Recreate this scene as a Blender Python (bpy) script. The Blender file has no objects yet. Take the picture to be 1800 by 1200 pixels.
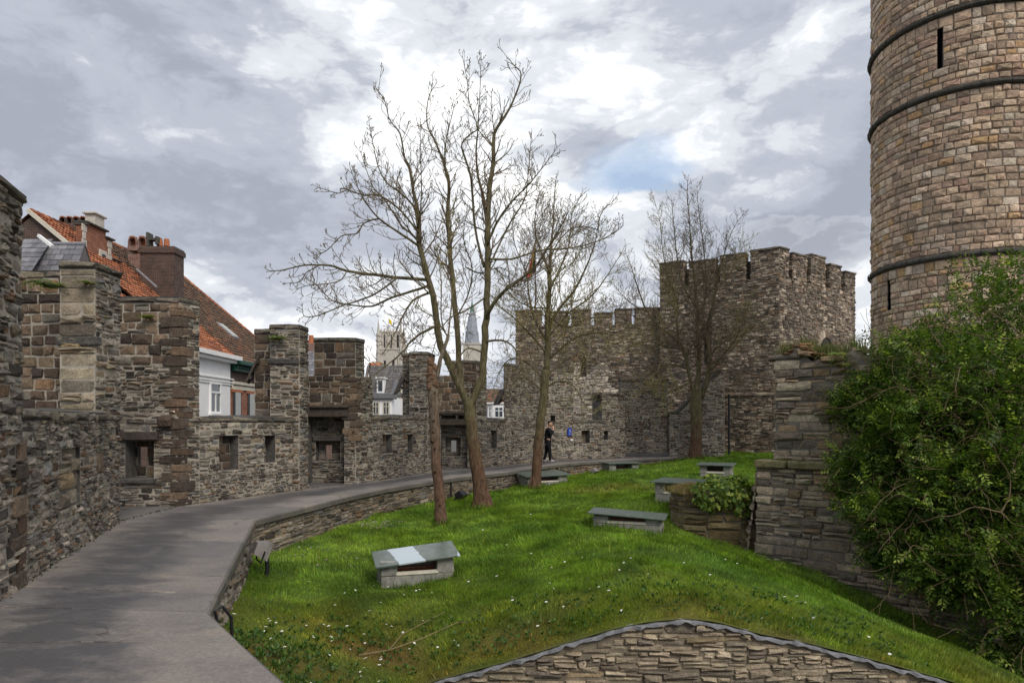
import bpy, math, random
import numpy as np
from mathutils import Vector, Matrix, noise as mnoise
R = random.Random(7)
NP = np.random.default_rng(11)
rad = math.radians
sc = bpy.context.scene
col = sc.collection

# ------------------------------------------------------------------ camera
EYE = 1.8
cd = bpy.data.cameras.new('camera'); cam = bpy.data.objects.new('camera', cd); col.objects.link(cam)
cam.location = (0, 0, EYE); cam.rotation_euler = (rad(90), 0, 0)
cd.lens = 24; cd.sensor_width = 36; cd.shift_y = 138/1800; cd.clip_start = .05; cd.clip_end = 6000
sc.camera = cam

# ------------------------------------------------------------------ exposure, sun, sky
sc.view_settings.view_transform = 'Standard'; sc.view_settings.look = 'None'
sc.view_settings.exposure = 0.38; sc.view_settings.gamma = 1.0
SUN_EL, SUN_AZ = rad(44), rad(150)          # azimuth clockwise from +Y
sd = bpy.data.lights.new('sun', 'SUN'); sd.energy = 1.7; sd.angle = rad(26); sd.color = (1, .93, .83)
so = bpy.data.objects.new('sun', sd); col.objects.link(so)
sv = Vector((math.sin(SUN_AZ)*math.cos(SUN_EL), math.cos(SUN_AZ)*math.cos(SUN_EL), math.sin(SUN_EL)))
so.rotation_euler = sv.to_track_quat('Z', 'Y').to_euler(); so.location = sv*60

W = bpy.data.worlds.new('World'); sc.world = W; W.use_nodes = True
def build_world():
    nt = W.node_tree; N = nt.nodes; L = nt.links; N.clear()
    out = N.new('ShaderNodeOutputWorld'); bg = N.new('ShaderNodeBackground'); L.new(bg.outputs[0], out.inputs[0])
    sky = N.new('ShaderNodeTexSky'); sky.sky_type = 'NISHITA'; sky.sun_disc = False
    sky.sun_elevation = SUN_EL; sky.sun_rotation = SUN_AZ; sky.air_density = 1.2; sky.dust_density = 1.5
    tc = N.new('ShaderNodeTexCoord')
    def vm(op, a, b=None):
        n = N.new('ShaderNodeVectorMath'); n.operation = op
        for i, x in enumerate((a, b)):
            if x is None: continue
            if isinstance(x, (tuple, list, Vector)): n.inputs[i].default_value = tuple(x)
            else: L.new(x, n.inputs[i])
        return n
    def mt(op, a, b=None, c=None, clamp=False):
        n = N.new('ShaderNodeMath'); n.operation = op; n.use_clamp = clamp
        for i, x in enumerate((a, b, c)):
            if x is None: continue
            if isinstance(x, (int, float)): n.inputs[i].default_value = x
            else: L.new(x, n.inputs[i])
        return n.outputs[0]
    d = tc.outputs['Generated']
    # clouds lie on a flat deck: stretch them towards the horizon
    sp = N.new('ShaderNodeSeparateXYZ'); L.new(d, sp.inputs[0])
    zz = mt('ADD', mt('MAXIMUM', sp.outputs[2], 0.0), 0.75)
    pl = N.new('ShaderNodeCombineXYZ')
    L.new(mt('DIVIDE', sp.outputs[0], zz), pl.inputs[0]); L.new(mt('DIVIDE', sp.outputs[1], zz), pl.inputs[1])
    L.new(mt('MULTIPLY', sp.outputs[2], 1.6), pl.inputs[2])
    def nz(scale, detail, rough, dist=0.0, off=(0, 0, 0)):
        n = N.new('ShaderNodeTexNoise'); n.inputs['Scale'].default_value = scale; n.inputs['Detail'].default_value = detail
        n.inputs['Roughness'].default_value = rough; n.inputs['Distortion'].default_value = dist
        a = vm('ADD', pl.outputs[0], off); L.new(a.outputs[0], n.inputs['Vector']); return n
    n1 = nz(1.5, 7, .55, .3, (3.1, 1.7, 0)); n2 = nz(5.5, 9, .58, .15, (7.3, 2.2, 5)); n3 = nz(3.2, 4, .5, 0, (1.3, 9.2, 2))
    # cauliflower billows
    vo = N.new('ShaderNodeTexVoronoi'); vo.feature = 'F1'; vo.inputs['Scale'].default_value = 5.5; vo.inputs['Detail'].default_value = 3.0
    vo.inputs['Roughness'].default_value = .52; vo.inputs['Lacunarity'].default_value = 2.3
    wv = vm('SUBTRACT', n2.outputs['Color'], (.5, .5, .5)); wvs = vm('SCALE', wv.outputs[0]); wvs.inputs['Scale'].default_value = .26
    L.new(vm('ADD', pl.outputs[0], wvs.outputs[0]).outputs[0], vo.inputs['Vector'])
    bil = mt('SUBTRACT', .46, vo.outputs['Distance'])
    w = vm('SUBTRACT', n3.outputs['Color'], (.5, .5, .5)); ws = vm('SCALE', w.outputs[0]); ws.inputs['Scale'].default_value = .30
    w2 = vm('SUBTRACT', n2.outputs['Color'], (.5, .5, .5)); ws2 = vm('SCALE', w2.outputs[0]); ws2.inputs['Scale'].default_value = .12
    dd = vm('ADD', vm('ADD', d, ws.outputs[0]).outputs[0], ws2.outputs[0]).outputs[0]
    w3 = vm('SCALE', w.outputs[0]); w3.inputs['Scale'].default_value = .10; w4 = vm('SCALE', w2.outputs[0]); w4.inputs['Scale'].default_value = .16
    dd2 = vm('ADD', vm('ADD', d, w3.outputs[0]).outputs[0], w4.outputs[0]).outputs[0]
    def dirof(px, py): return Vector(((px-900)/1200, 1, (738-py)/1200)).normalized()
    def blob(px, py, s, sx=1.0, dd=dd):
        v = dirof(px, py); df = vm('SUBTRACT', dd, v)
        mu = vm('MULTIPLY', df.outputs[0], (1/(s*sx), 1/s, 1/s)); ln = vm('LENGTH', mu.outputs[0])
        return mt('POWER', math.e, mt('MULTIPLY', mt('MULTIPLY', ln.outputs['Value'], ln.outputs['Value']), -1.0))
    def ramp(fac, stops):
        r = N.new('ShaderNodeValToRGB'); L.new(fac, r.inputs[0]); r.color_ramp.interpolation = 'EASE'; e = r.color_ramp.elements
        e[0].position, e[0].color = stops[0][0], (*stops[0][1], 1); e[1].position, e[1].color = stops[-1][0], (*stops[-1][1], 1)
        for p, c in stops[1:-1]: x = e.new(p); x.color = (*c, 1)
        return r.outputs[0]
    # high veil: soft bright and dim regions
    val = mt('MULTIPLY_ADD', mt('SUBTRACT', n1.outputs['Fac'], .5), .95, .76)
    val = mt('MULTIPLY_ADD', mt('SUBTRACT', n2.outputs['Fac'], .5), .45, val)
    val = mt('MULTIPLY_ADD', bil, .60, val)
    for (px, py, s, sx, wgt) in SKYSOFT: val = mt('MULTIPLY_ADD', blob(px, py, s, sx), wgt, val)
    veil = ramp(val, [(.0, (.31, .335, .395)), (.30, (.405, .435, .50)), (.52, (.60, .625, .67)), (.72, (.81, .825, .845)), (.88, (1.0, .995, .985))])
    # low cumulus masses with billowing edges
    cm = mt('MULTIPLY_ADD', bil, 1.9, mt('MULTIPLY', mt('SUBTRACT', n2.outputs['Fac'], .5), .8))
    for (px, py, s, sx, wgt) in SKYCUM: cm = mt('MULTIPLY_ADD', blob(px, py, s, sx, dd2), wgt, cm)
    mask = mt('MULTIPLY', mt('SUBTRACT', cm, .50), 3.2, clamp=True)
    body = ramp(mt('MULTIPLY_ADD', mt('SUBTRACT', n1.outputs['Fac'], .5), .8, mt('SUBTRACT', 1.35, cm)), [(.10, (.31, .33, .38)), (.45, (.42, .445, .495)), (.85, (.68, .70, .735))])
    cl = N.new('ShaderNodeMix'); cl.data_type = 'RGBA'; L.new(mt('MULTIPLY', mask, .70), cl.inputs[0]); L.new(veil, cl.inputs[6]); L.new(body, cl.inputs[7])
    # a ragged hole of blue
    hole = mt('MULTIPLY_ADD', mt('SUBTRACT', n2.outputs['Fac'], .5), 2.4, mt('MULTIPLY_ADD', bil, -.6, mt('ADD', blob(1128, 303, .034, 1.9, dd2), blob(700, 5, .014, .5, dd2))))
    hole = mt('MULTIPLY', mt('SUBTRACT', hole, .42), 3.5, clamp=True)
    hole = mt('MULTIPLY', mt('MULTIPLY', hole, .58), mt('MULTIPLY', mt('ADD', blob(1128, 303, .045, 1.9), blob(700, 5, .02, .6)), 1.6, clamp=True))
    sk = vm('SCALE', sky.outputs[0]); sk.inputs['Scale'].default_value = .15
    mx = N.new('ShaderNodeMix'); mx.data_type = 'RGBA'
    L.new(hole, mx.inputs[0]); L.new(cl.outputs[2], mx.inputs[6]); L.new(sk.outputs[0], mx.inputs[7])
    L.new(mx.outputs[2], bg.inputs[0]); bg.inputs[1].default_value = 1.0
SKYSOFT = [(320, 400, .13, 1.9, -.20), (630, 515, .09, 1.5, -.30), (1390, 385, .10, 1.5, -.34), (1035, 268, .07, 1.2, -.40), (1500, 420, .09, 1.2, -.28), (1210, 350, .06, 1.1, -.26), (140, 220, .30, 1.3, -.34), (620, 40, .16, 1.6, -.10), (1090, 40, .24, 1.4, -.34), (1450, 130, .25, 1.2, -.12),
           (760, 180, .20, 1.1, .40), (980, 330, .16, 1.4, .30), (470, 590, .15, 1.7, .40), (1290, 290, .15, 1.5, .42), (1525, 590, .09, 1, .4), (640, 330, .16, 1.3, .16)]
SKYCUM = [(400, 425, .07, 1.8, .62), (620, 520, .09, 1.5, .62), (1035, 270, .055, 1.2, 1.3), (1205, 350, .06, 1.0, 1.05), (1390, 385, .065, 1.5, 1.35), (1490, 425, .08, 1.1, 1.1),
          (1290, 440, .10, 1.6, .5), (1010, 470, .08, 1.6, .30), (330, 100, .12, 1.8, .22), (1060, 70, .14, 1.5, .36), (1280, 280, .10, 1.4, -.5), (760, 200, .15, 1, -.4)]
build_world()

# ------------------------------------------------------------------ helpers
def P(px, py, Y): return Vector(((px-900)/1200*Y, Y, EYE+(738-py)/1200*Y))
def X_at(px, Y): return (px-900)/1200*Y
def Z_at(py, Y): return EYE+(738-py)/1200*Y

class MB:
    def __init__(s): s.v = []; s.f = []; s.c = []; s.m = []
    def face(s, pts, c=(.5, .5, .5), m=0):
        n = len(s.v); s.v.extend(tuple(p) for p in pts); s.f.append(tuple(range(n, n+len(pts)))); s.c.append(c); s.m.append(m)
    def add(s, verts, faces, c=(.5, .5, .5), m=0):
        n = len(s.v); s.v.extend(tuple(p) for p in verts)
        for f in faces: s.f.append(tuple(i+n for i in f)); s.c.append(c); s.m.append(m)
    def box(s, c, size, rot=None, colr=(.5, .5, .5), m=0, bev=0.0, jit=0.0):
        hx, hy, hz = size[0]/2, size[1]/2, size[2]/2
        b = min(bev, hx*.9, hy*.9, hz*.9)
        vs = []; fs = []
        if b <= 0:
            vs = [Vector((x*hx, y*hy, z*hz)) for z in (-1, 1) for y in (-1, 1) for x in (-1, 1)]
            fs = [(0, 2, 3, 1), (4, 5, 7, 6), (0, 1, 5, 4), (2, 6, 7, 3), (0, 4, 6, 2), (1, 3, 7, 5)]
        else:
            idx = {}
            for sx in (-1, 1):
                for sy in (-1, 1):
                    for sz in (-1, 1):
                        for ax in range(3):
                            p = [sx*(hx-b), sy*(hy-b), sz*(hz-b)]
                            p[ax] = (sx*hx, sy*hy, sz*hz)[ax]
                            idx[(sx, sy, sz, ax)] = len(vs); vs.append(Vector(p))
            for ax in range(3):
                o = [a for a in range(3) if a != ax]
                for sg in (-1, 1):
                    q = []
                    for a, bb in ((-1, -1), (1, -1), (1, 1), (-1, 1)):
                        k = [0, 0, 0]; k[ax] = sg; k[o[0]] = a; k[o[1]] = bb; q.append(idx[(k[0], k[1], k[2], ax)])
                    if (sg > 0) == (ax == 1): q.reverse()
                    fs.append(tuple(q))
            for ax in range(3):      # edges parallel to ax
                o = [a for a in range(3) if a != ax]
                for a in (-1, 1):
                    for bb in (-1, 1):
                        k0 = [0, 0, 0]; k0[o[0]] = a; k0[o[1]] = bb; k1 = k0[:]; k0[ax] = -1; k1[ax] = 1
                        q = [idx[(*k0, o[0])], idx[(*k1, o[0])], idx[(*k1, o[1])], idx[(*k0, o[1])]]
                        if (a*bb > 0) == (ax == 1): q.reverse()
                        fs.append(tuple(q))
            for sx in (-1, 1):
                for sy in (-1, 1):
                    for sz in (-1, 1):
                        q = [idx[(sx, sy, sz, a)] for a in range(3)]
                        if sx*sy*sz < 0: q.reverse()
                        fs.append(tuple(q))
        if jit: vs = [v+Vector((R.uniform(-jit, jit), R.uniform(-jit, jit), R.uniform(-jit, jit))) for v in vs]
        if rot is not None: vs = [rot @ v for v in vs]
        c = Vector(c); s.add([v+c for v in vs], fs, colr, m)
    def tube(s, pts, rs, sides=6, colr=(.5, .5, .5), m=0, cap=True):
        pts = [Vector(p) for p in pts]; n0 = len(s.v); k = len(pts)
        t = (pts[1]-pts[0]).normalized(); a = t.orthogonal().normalized()
        for i, p in enumerate(pts):
            t2 = (pts[min(i+1, k-1)]-pts[max(i-1, 0)])
            if t2.length > 1e-9: t2.normalize(); a = (a-t2*a.dot(t2)); a = a.normalized() if a.length > 1e-6 else t2.orthogonal().normalized(); t = t2
            b = t.cross(a)
            for j in range(sides):
                th = 2*math.pi*j/sides
                s.v.append(tuple(p+(a*math.cos(th)+b*math.sin(th))*rs[i]))
        for i in range(k-1):
            for j in range(sides):
                q = (n0+i*sides+j, n0+i*sides+(j+1) % sides, n0+(i+1)*sides+(j+1) % sides, n0+(i+1)*sides+j)
                s.f.append(q); s.c.append(colr); s.m.append(m)
        if cap:
            s.f.append(tuple(n0+(k-1)*sides+j for j in range(sides))); s.c.append(colr); s.m.append(m)
            s.f.append(tuple(n0+j for j in reversed(range(sides)))); s.c.append(colr); s.m.append(m)
    def prism(s, poly, z0, z1, colr=(.5, .5, .5), m=0):
        n = len(poly); vs = [(p[0], p[1], z0) for p in poly]+[(p[0], p[1], z1) for p in poly]
        fs = [(i, (i+1) % n, (i+1) % n+n, i+n) for i in range(n)]+[tuple(range(n, 2*n)), tuple(reversed(range(n)))]
        s.add(vs, fs, colr, m)
    def build(s, name, mats, parent=None, smooth=False, loc=None):
        me = bpy.data.meshes.new(name)
        off = Vector(loc) if loc is not None else None
        vs = s.v if off is None else [(v[0]-off.x, v[1]-off.y, v[2]-off.z) for v in s.v]
        me.from_pydata(vs, [], s.f)
        for m in (mats if isinstance(mats, (list, tuple)) else [mats]): me.materials.append(m)
        me.polygons.foreach_set('material_index', np.array(s.m, dtype=np.int32))
        at = me.attributes.new('Col', 'FLOAT_COLOR', 'FACE')
        c = np.ones((len(s.f), 4), dtype=np.float32); c[:, :3] = np.array(s.c, dtype=np.float32).reshape(-1, 3)
        at.data.foreach_set('color', c.ravel())
        if smooth: me.polygons.foreach_set('use_smooth', np.ones(len(s.f), dtype=bool))
        me.update(); o = bpy.data.objects.new(name, me); col.objects.link(o)
        if off is not None: o.location = off
        if parent is not None:
            o.parent = parent
            o.matrix_parent_inverse = Matrix.Translation(-world_loc(parent))
        return o
def world_loc(o):
    # every parent in this scene is unrotated when its children are linked
    l = Vector(o.location)
    return l if o.parent is None else (Matrix(o.matrix_parent_inverse) @ l)+world_loc(o.parent)
def tag(o, label=None, cat=None, group=None, kind=None):
    for k, v in (('label', label), ('category', cat), ('group', group), ('kind', kind)):
        if v: o[k] = v
    return o
def thing(name, loc, label, cat, group=None):
    o = bpy.data.objects.new(name, None); o.empty_display_size = .3; col.objects.link(o); o.location = loc
    return tag(o, label, cat, group)

def np_mesh(name, V, F, colr, mats, parent=None, smooth=False, mi=None):
    """V (n,3), F (m,k) faces all of k corners, colr (m,3)"""
    me = bpy.data.meshes.new(name); m, k = F.shape
    me.vertices.add(len(V)); me.vertices.foreach_set('co', V.astype(np.float32).ravel())
    me.loops.add(m*k); me.loops.foreach_set('vertex_index', F.astype(np.int32).ravel())
    me.polygons.add(m); me.polygons.foreach_set('loop_start', (np.arange(m)*k).astype(np.int32))
    try: me.polygons.foreach_set('loop_total', np.full(m, k, dtype=np.int32))
    except Exception: pass
    for mm in (mats if isinstance(mats, (list, tuple)) else [mats]): me.materials.append(mm)
    if mi is not None: me.polygons.foreach_set('material_index', mi.astype(np.int32))
    if smooth: me.polygons.foreach_set('use_smooth', np.ones(m, dtype=bool))
    me.update(calc_edges=True)
    at = me.attributes.new('Col', 'FLOAT_COLOR', 'FACE'); c = np.ones((m, 4), dtype=np.float32); c[:, :3] = colr
    at.data.foreach_set('color', c.ravel())
    o = bpy.data.objects.new(name, me); col.objects.link(o)
    if parent is not None: o.parent = parent; o.matrix_parent_inverse = Matrix.Translation(-world_loc(parent))
    return o

# ------------------------------------------------------------------ materials
class NT:
    def __init__(s, name):
        s.mat = bpy.data.materials.new(name); s.mat.use_nodes = True; s.nt = s.mat.node_tree
        s.b = s.nt.nodes['Principled BSDF']; s.tc = None
    def new(s, t, **kw):
        n = s.nt.nodes.new(t)
        for k, v in kw.items(): setattr(n, k, v)
        return n
    def link(s, a, b): s.nt.links.new(a, b)
    def coord(s, kind='Object'):
        if s.tc is None: s.tc = s.new('ShaderNodeTexCoord')
        return s.tc.outputs[kind]
    def pos(s):
        g = s.new('ShaderNodeNewGeometry'); return g.outputs['Position']
    def noise(s, scale, detail=5, rough=.6, vec=None, dist=0):
        n = s.new('ShaderNodeTexNoise'); n.inputs['Scale'].default_value = scale; n.inputs['Detail'].default_value = detail
        n.inputs['Roughness'].default_value = rough; n.inputs['Distortion'].default_value = dist
        s.link(vec if vec is not None else s.pos(), n.inputs['Vector']); return n.outputs['Fac']
    def ramp(s, fac, stops):
        r = s.new('ShaderNodeValToRGB'); s.link(fac, r.inputs[0]); e = r.color_ramp.elements
        def c4(c): return (c, c, c, 1) if isinstance(c, (int, float)) else (*c, 1)
        e[0].position, e[0].color = stops[0][0], c4(stops[0][1]); e[1].position, e[1].color = stops[-1][0], c4(stops[-1][1])
        for p, c in stops[1:-1]: x = e.new(p); x.color = c4(c)
        return r.outputs[0]
    def mix(s, fac, a, b, mode='MIX'):
        m = s.new('ShaderNodeMix', data_type='RGBA', blend_type=mode)
        for sock, v in ((m.inputs[0], fac), (m.inputs[6], a), (m.inputs[7], b)):
            if isinstance(v, (int, float)): sock.default_value = v
            elif isinstance(v, (tuple, list)): sock.default_value = (*v, 1)
            else: s.link(v, sock)
        return m.outputs[2]
    def math(s, op, a, b=None, clamp=False):
        m = s.new('ShaderNodeMath', operation=op, use_clamp=clamp)
        for i, v in enumerate((a, b)):
            if v is None: continue
            if isinstance(v, (int, float)): m.inputs[i].default_value = v
            else: s.link(v, m.inputs[i])
        return m.outputs[0]
    def attr(s, name='Col'):
        a = s.new('ShaderNodeAttribute', attribute_name=name); return a.outputs['Color']
    def out(s, color=None, rough=.9, bump=None, dist=.01, strength=.6, spec=.25, metal=0):
        if color is not None:
            if isinstance(color, (tuple, list)): s.b.inputs['Base Color'].default_value = (*color, 1)
            else: s.link(color, s.b.inputs['Base Color'])
        if isinstance(rough, (int, float)): s.b.inputs['Roughness'].default_value = rough
        else: s.link(rough, s.b.inputs['Roughness'])
        s.b.inputs['Specular IOR Level'].default_value = spec; s.b.inputs['Metallic'].default_value = metal
        if bump is not None:
            bn = s.new('ShaderNodeBump'); bn.inputs['Strength'].default_value = strength; bn.inputs['Distance'].default_value = dist
            s.link(bump, bn.inputs['Height']); s.link(bn.outputs[0], s.b.inputs['Normal'])
        return s.mat

def m_stone(name, lichen=.5, stain=.6, tint=(1, 1, 1), fine=1.0):
    t = NT(name); c = t.attr()
    n = t.noise(9*fine, 7, .68); c = t.mix(1, c, t.ramp(n, [(.25, .55), (.5, 1.0), (.78, 1.5)]), 'MULTIPLY')
    n2 = t.noise(42*fine, 4, .65); c = t.mix(1, c, t.ramp(n2, [(.3, .66), (.5, 1.0), (.72, 1.35)]), 'MULTIPLY')
    st = t.noise(.9, 6, .65, dist=.4); c = t.mix(t.math('MULTIPLY', t.ramp(st, [(.46, 0), (.66, 1)]), stain), c, (.035, .031, .028))
    li = t.noise(2.3, 8, .7); c = t.mix(t.math('MULTIPLY', t.ramp(li, [(.60, 0), (.70, 1)]), lichen), c, (.16, .155, .125))
    if tint != (1, 1, 1): c = t.mix(1, c, tint, 'MULTIPLY')
    h = t.math('ADD', t.math('MULTIPLY', n, 1.0), t.math('MULTIPLY', n2, .35))
    return t.out(c, .92, h, .035, .9, .2)
def m_simple(name, color, rough=.8, var=.3, scale=6, bump=.4, dist=.01, spec=.25, metal=0, use_attr=False):
    t = NT(name); n = t.noise(scale, 6, .65); base = t.attr() if use_attr else color
    c = t.mix(1, base, t.ramp(n, [(.25, 1-var), (.5, 1.0), (.75, 1+var)]), 'MULTIPLY')
    return t.out(c, rough, n, dist, bump, spec, metal)
def m_brick(name, c1, c2, mortar, bw=.22, bh=.07, var=.4):
    t = NT(name); p = t.pos(); sp = t.new('ShaderNodeSeparateXYZ'); t.link(p, sp.inputs[0])
    cb = t.new('ShaderNodeCombineXYZ'); t.link(t.math('ADD', sp.outputs[0], sp.outputs[1]), cb.inputs[0]); t.link(sp.outputs[2], cb.inputs[1])
    b = t.new('ShaderNodeTexBrick'); t.link(cb.outputs[0], b.inputs['Vector'])
    b.inputs['Scale'].default_value = 1; b.inputs['Brick Width'].default_value = bw; b.inputs['Row Height'].default_value = bh
    b.inputs['Mortar Size'].default_value = .008; b.inputs['Color1'].default_value = (*c1, 1); b.inputs['Color2'].default_value = (*c2, 1)
    b.inputs['Mortar'].default_value = (*mortar, 1)
    n = t.noise(3, 7, .7); c = t.mix(1, b.outputs[0], t.ramp(n, [(.25, 1-var), (.5, 1), (.75, 1+var)]), 'MULTIPLY')
    return t.out(c, .9, t.math('SUBTRACT', 1.0, b.outputs['Fac']), .01, .6)
M = {}
M['stone'] = m_stone('rubble_stone', .45, .55)
M['stone_warm'] = m_stone('ruin_stone', .6, .28)
M['stone_tower'] = m_stone('tower_stone', .2, .30, (1.02, .97, .93))
M['stone_far'] = m_stone('gatehouse_stone', .4, .5, fine=.5)
M['mortar'] = m_simple('lime_mortar', (.35, .315, .262), .95, .45, 5, .7, .02)
M['mortar_dark'] = m_simple('dark_mortar', (.17, .152, .13), .95, .4, 5, .7, .02)
M['cope'] = m_simple('coping_stone', (.085, .08, .07), .95, .5, 7, .9, .02)
M['rubble'] = m_brick('far_rubble', (.10, .095, .085), (.17, .155, .135), (.08, .075, .065), .34, .13, .5)
M['brick_red'] = m_brick('red_brick', (.33, .11, .055), (.24, .075, .04), (.30, .24, .19))
M['brick_dark'] = m_brick('dark_brick', (.11, .06, .045), (.065, .04, .035), (.17, .15, .13))
M['brick_pink'] = m_brick('pink_brick', (.27, .14, .11), (.20, .10, .08), (.32, .28, .25))
M['tile'] = m_simple('roof_tile', None, .85, .35, 5, .4, .01, use_attr=True)
M['slate'] = m_simple('slate', None, .55, .2, 9, .3, .005, .5, use_attr=True)
M['white'] = m_simple('white_render', (.86, .86, .85), .8, .06, 2, .15, .004)
M['cream'] = m_simple('cream_stone', (.60, .56, .46), .85, .2, 3, .4, .01)
M['pale'] = m_simple('pale_limestone', (.50, .46, .40), .9, .25, .35, .4, .05)
M['quoin_white'] = m_simple('white_quoin', (.52, .48, .42), .9, .25, 8, .4)
M['green'] = m_simple('green_paint', (.012, .07, .05), .5, .15, 9, .1)
M['glass_win'] = NT('window_glass').out((.06, .075, .09), .08, spec=.8)
M['blind'] = m_simple('window_blind', (.45, .47, .46), .7, .1, 3, .1)
M['terracotta'] = m_simple('terracotta', (.42, .15, .07), .85, .3, 9, .4)
M['wood'] = m_simple('old_oak', (.075, .06, .05), .9, .5, 11, .8, .02)
M['iron'] = m_simple('black_iron', (.012, .012, .014), .5, .3, 20, .2, .004, .5)
M['lead'] = m_simple('lead_flashing', (.21, .215, .23), .55, .35, 9, .5, .012, .5)
M['concrete'] = m_simple('box_concrete', (.27, .26, .235), .9, .5, 7, .5, .01)
M['concrete_pale'] = m_simple('pale_concrete', (.50, .47, .39), .9, .25, 9, .4, .01)
M['metal_grey'] = m_simple('grey_metal', (.22, .20, .19), .5, .3, 14, .2, .004, .5)
M['cloth_black'] = m_simple('black_cloth', (.010, .011, .014), .9, .3, 30, .3, .004)
M['cloth_grey'] = m_simple('grey_cloth', (.26, .27, .31), .9, .2, 30, .3, .004)
M['skin'] = m_simple('skin', (.50, .28, .19), .6, .1, 20, .1, .002)
M['hair'] = m_simple('dark_hair', (.012, .010, .009), .7, .3, 60, .4, .004)
M['shoe'] = m_simple('pale_shoe', (.42, .42, .44), .7, .2, 30, .1, .003)
M['blue'] = m_simple('blue_enamel', (.012, .055, .36), .4, .08, 5, .05, .002, .5)
M['sign_white'] = m_simple('sign_white', (.75, .75, .78), .5, .03, 5, 0)
def m_leaf(name, rough=.5, trans=.35):
    t = NT(name); c = t.attr(); n = t.noise(14, 3, .5); c = t.mix(1, c, t.ramp(n, [(.3, .75), (.7, 1.25)]), 'MULTIPLY')
    t.out(c, rough, spec=.3)
    tr = t.new('ShaderNodeBsdfTranslucent'); t.link(t.mix(1, c, (1.3, 1.4, .6), 'MULTIPLY'), tr.inputs[0])
    ms = t.new('ShaderNodeMixShader'); ms.inputs[0].default_value = trans
    o = [n for n in t.nt.nodes if n.type == 'OUTPUT_MATERIAL'][0]
    t.link(t.b.outputs[0], ms.inputs[1]); t.link(tr.outputs[0], ms.inputs[2]); t.link(ms.outputs[0], o.inputs[0])
    return t.mat
M['leaf'] = m_leaf('leaf'); M['blade'] = m_leaf('grass_blade', .6, .3)
def m_bark(name, low, high, zmid, zspan, spot=(.14, .12, .04)):
    t = NT(name); p = t.pos(); sp = t.new('ShaderNodeSeparateXYZ'); t.link(p, sp.inputs[0])
    mp = t.new('ShaderNodeVectorMath', operation='MULTIPLY'); t.link(p, mp.inputs[0]); mp.inputs[1].default_value = (1, 1, .28)
    n = t.noise(17, 8, .75, mp.outputs[0]); n2 = t.noise(5, 6, .65)
    k = t.math('MULTIPLY', t.math('ADD', t.math('SUBTRACT', sp.outputs[2], zmid), t.math('MULTIPLY', t.math('SUBTRACT', n2, .5), 2.4)), 1/zspan, True)
    c = t.mix(k, low, high); c = t.mix(1, c, t.ramp(n, [(.30, .28), (.5, 1), (.72, 1.9)]), 'MULTIPLY')
    li = t.noise(11, 5, .7); c = t.mix(t.ramp(li, [(.58, 0), (.70, .8)]), c, spot)
    return t.out(c, .92, n, .06, 1.0, .2)
M['bark'] = m_bark('mossy_bark', (.13, .076, .048), (.135, .115, .062), .7, 1.4)
M['bark_grey'] = m_bark('pale_bark', (.15, .088, .06), (.19, .155, .115), 0.6, 2.2, (.2, .17, .13))
M['bark_rust'] = m_simple('raw_wood', (.15, .088, .055), .95, .5, 14, .9, .03)
M['twig'] = m_simple('twig', (.18, .14, .092), .9, .45, 7, .3, .005)
M['twig_yellow'] = m_simple('lichen_twig', (.26, .22, .095), .9, .5, 5, .3, .005)

# ------------------------------------------------------------------ stonework
def jit(a): return R.uniform(-a, a)
def pick(pal):
    c = R.choices([p[0] for p in pal], [p[1] for p in pal])[0]; k = R.uniform(.76, 1.24)
    return tuple(max(.01, x*k*w*R.uniform(.98, 1.02)) for x, w in zip(c, (1.11, 1.03, .93)))
GREY = [((.245, .228, .205), 4), ((.185, .172, .157), 4), ((.33, .31, .28), 2.2), ((.12, .112, .105), 3), ((.225, .19, .15), 3), ((.175, .118, .082), 1.2), ((.06, .054, .05), 1.2), ((.20, .205, .215), 1.5)]
BROWN = [((.16, .122, .093), 4), ((.105, .08, .066), 4), ((.21, .165, .125), 2.5), ((.06, .05, .046), 2), ((.20, .135, .09), .6), ((.19, .18, .165), 1.5)]
RUIN = [((.30, .265, .21), 4), ((.225, .20, .165), 4), ((.37, .335, .27), 2), ((.14, .128, .112), 3), ((.27, .21, .14), 2)]
GABLE = [((.34, .30, .235), 4), ((.27, .24, .19), 4), ((.41, .365, .29), 2), ((.19, .17, .145), 2), ((.29, .24, .165), .8)]
KEEP = [((.47, .39, .315), 5), ((.41, .34, .28), 5), ((.53, .465, .395), 3), ((.45, .335, .21), 1.2), ((.36, .275, .235), 1.5), ((.31, .265, .23), 1.5), ((.53, .495, .45), 2)]
GATE = [((.27, .235, .20), 4), ((.36, .32, .275), 3), ((.18, .155, .135), 4), ((.44, .395, .335), 2), ((.22, .165, .125), 2), ((.105, .095, .085), 2.5)]
DARKQ = [((.075, .062, .055), 2), ((.13, .095, .072), 3), ((.19, .145, .108), 3), ((.105, .085, .072), 2)]
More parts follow.
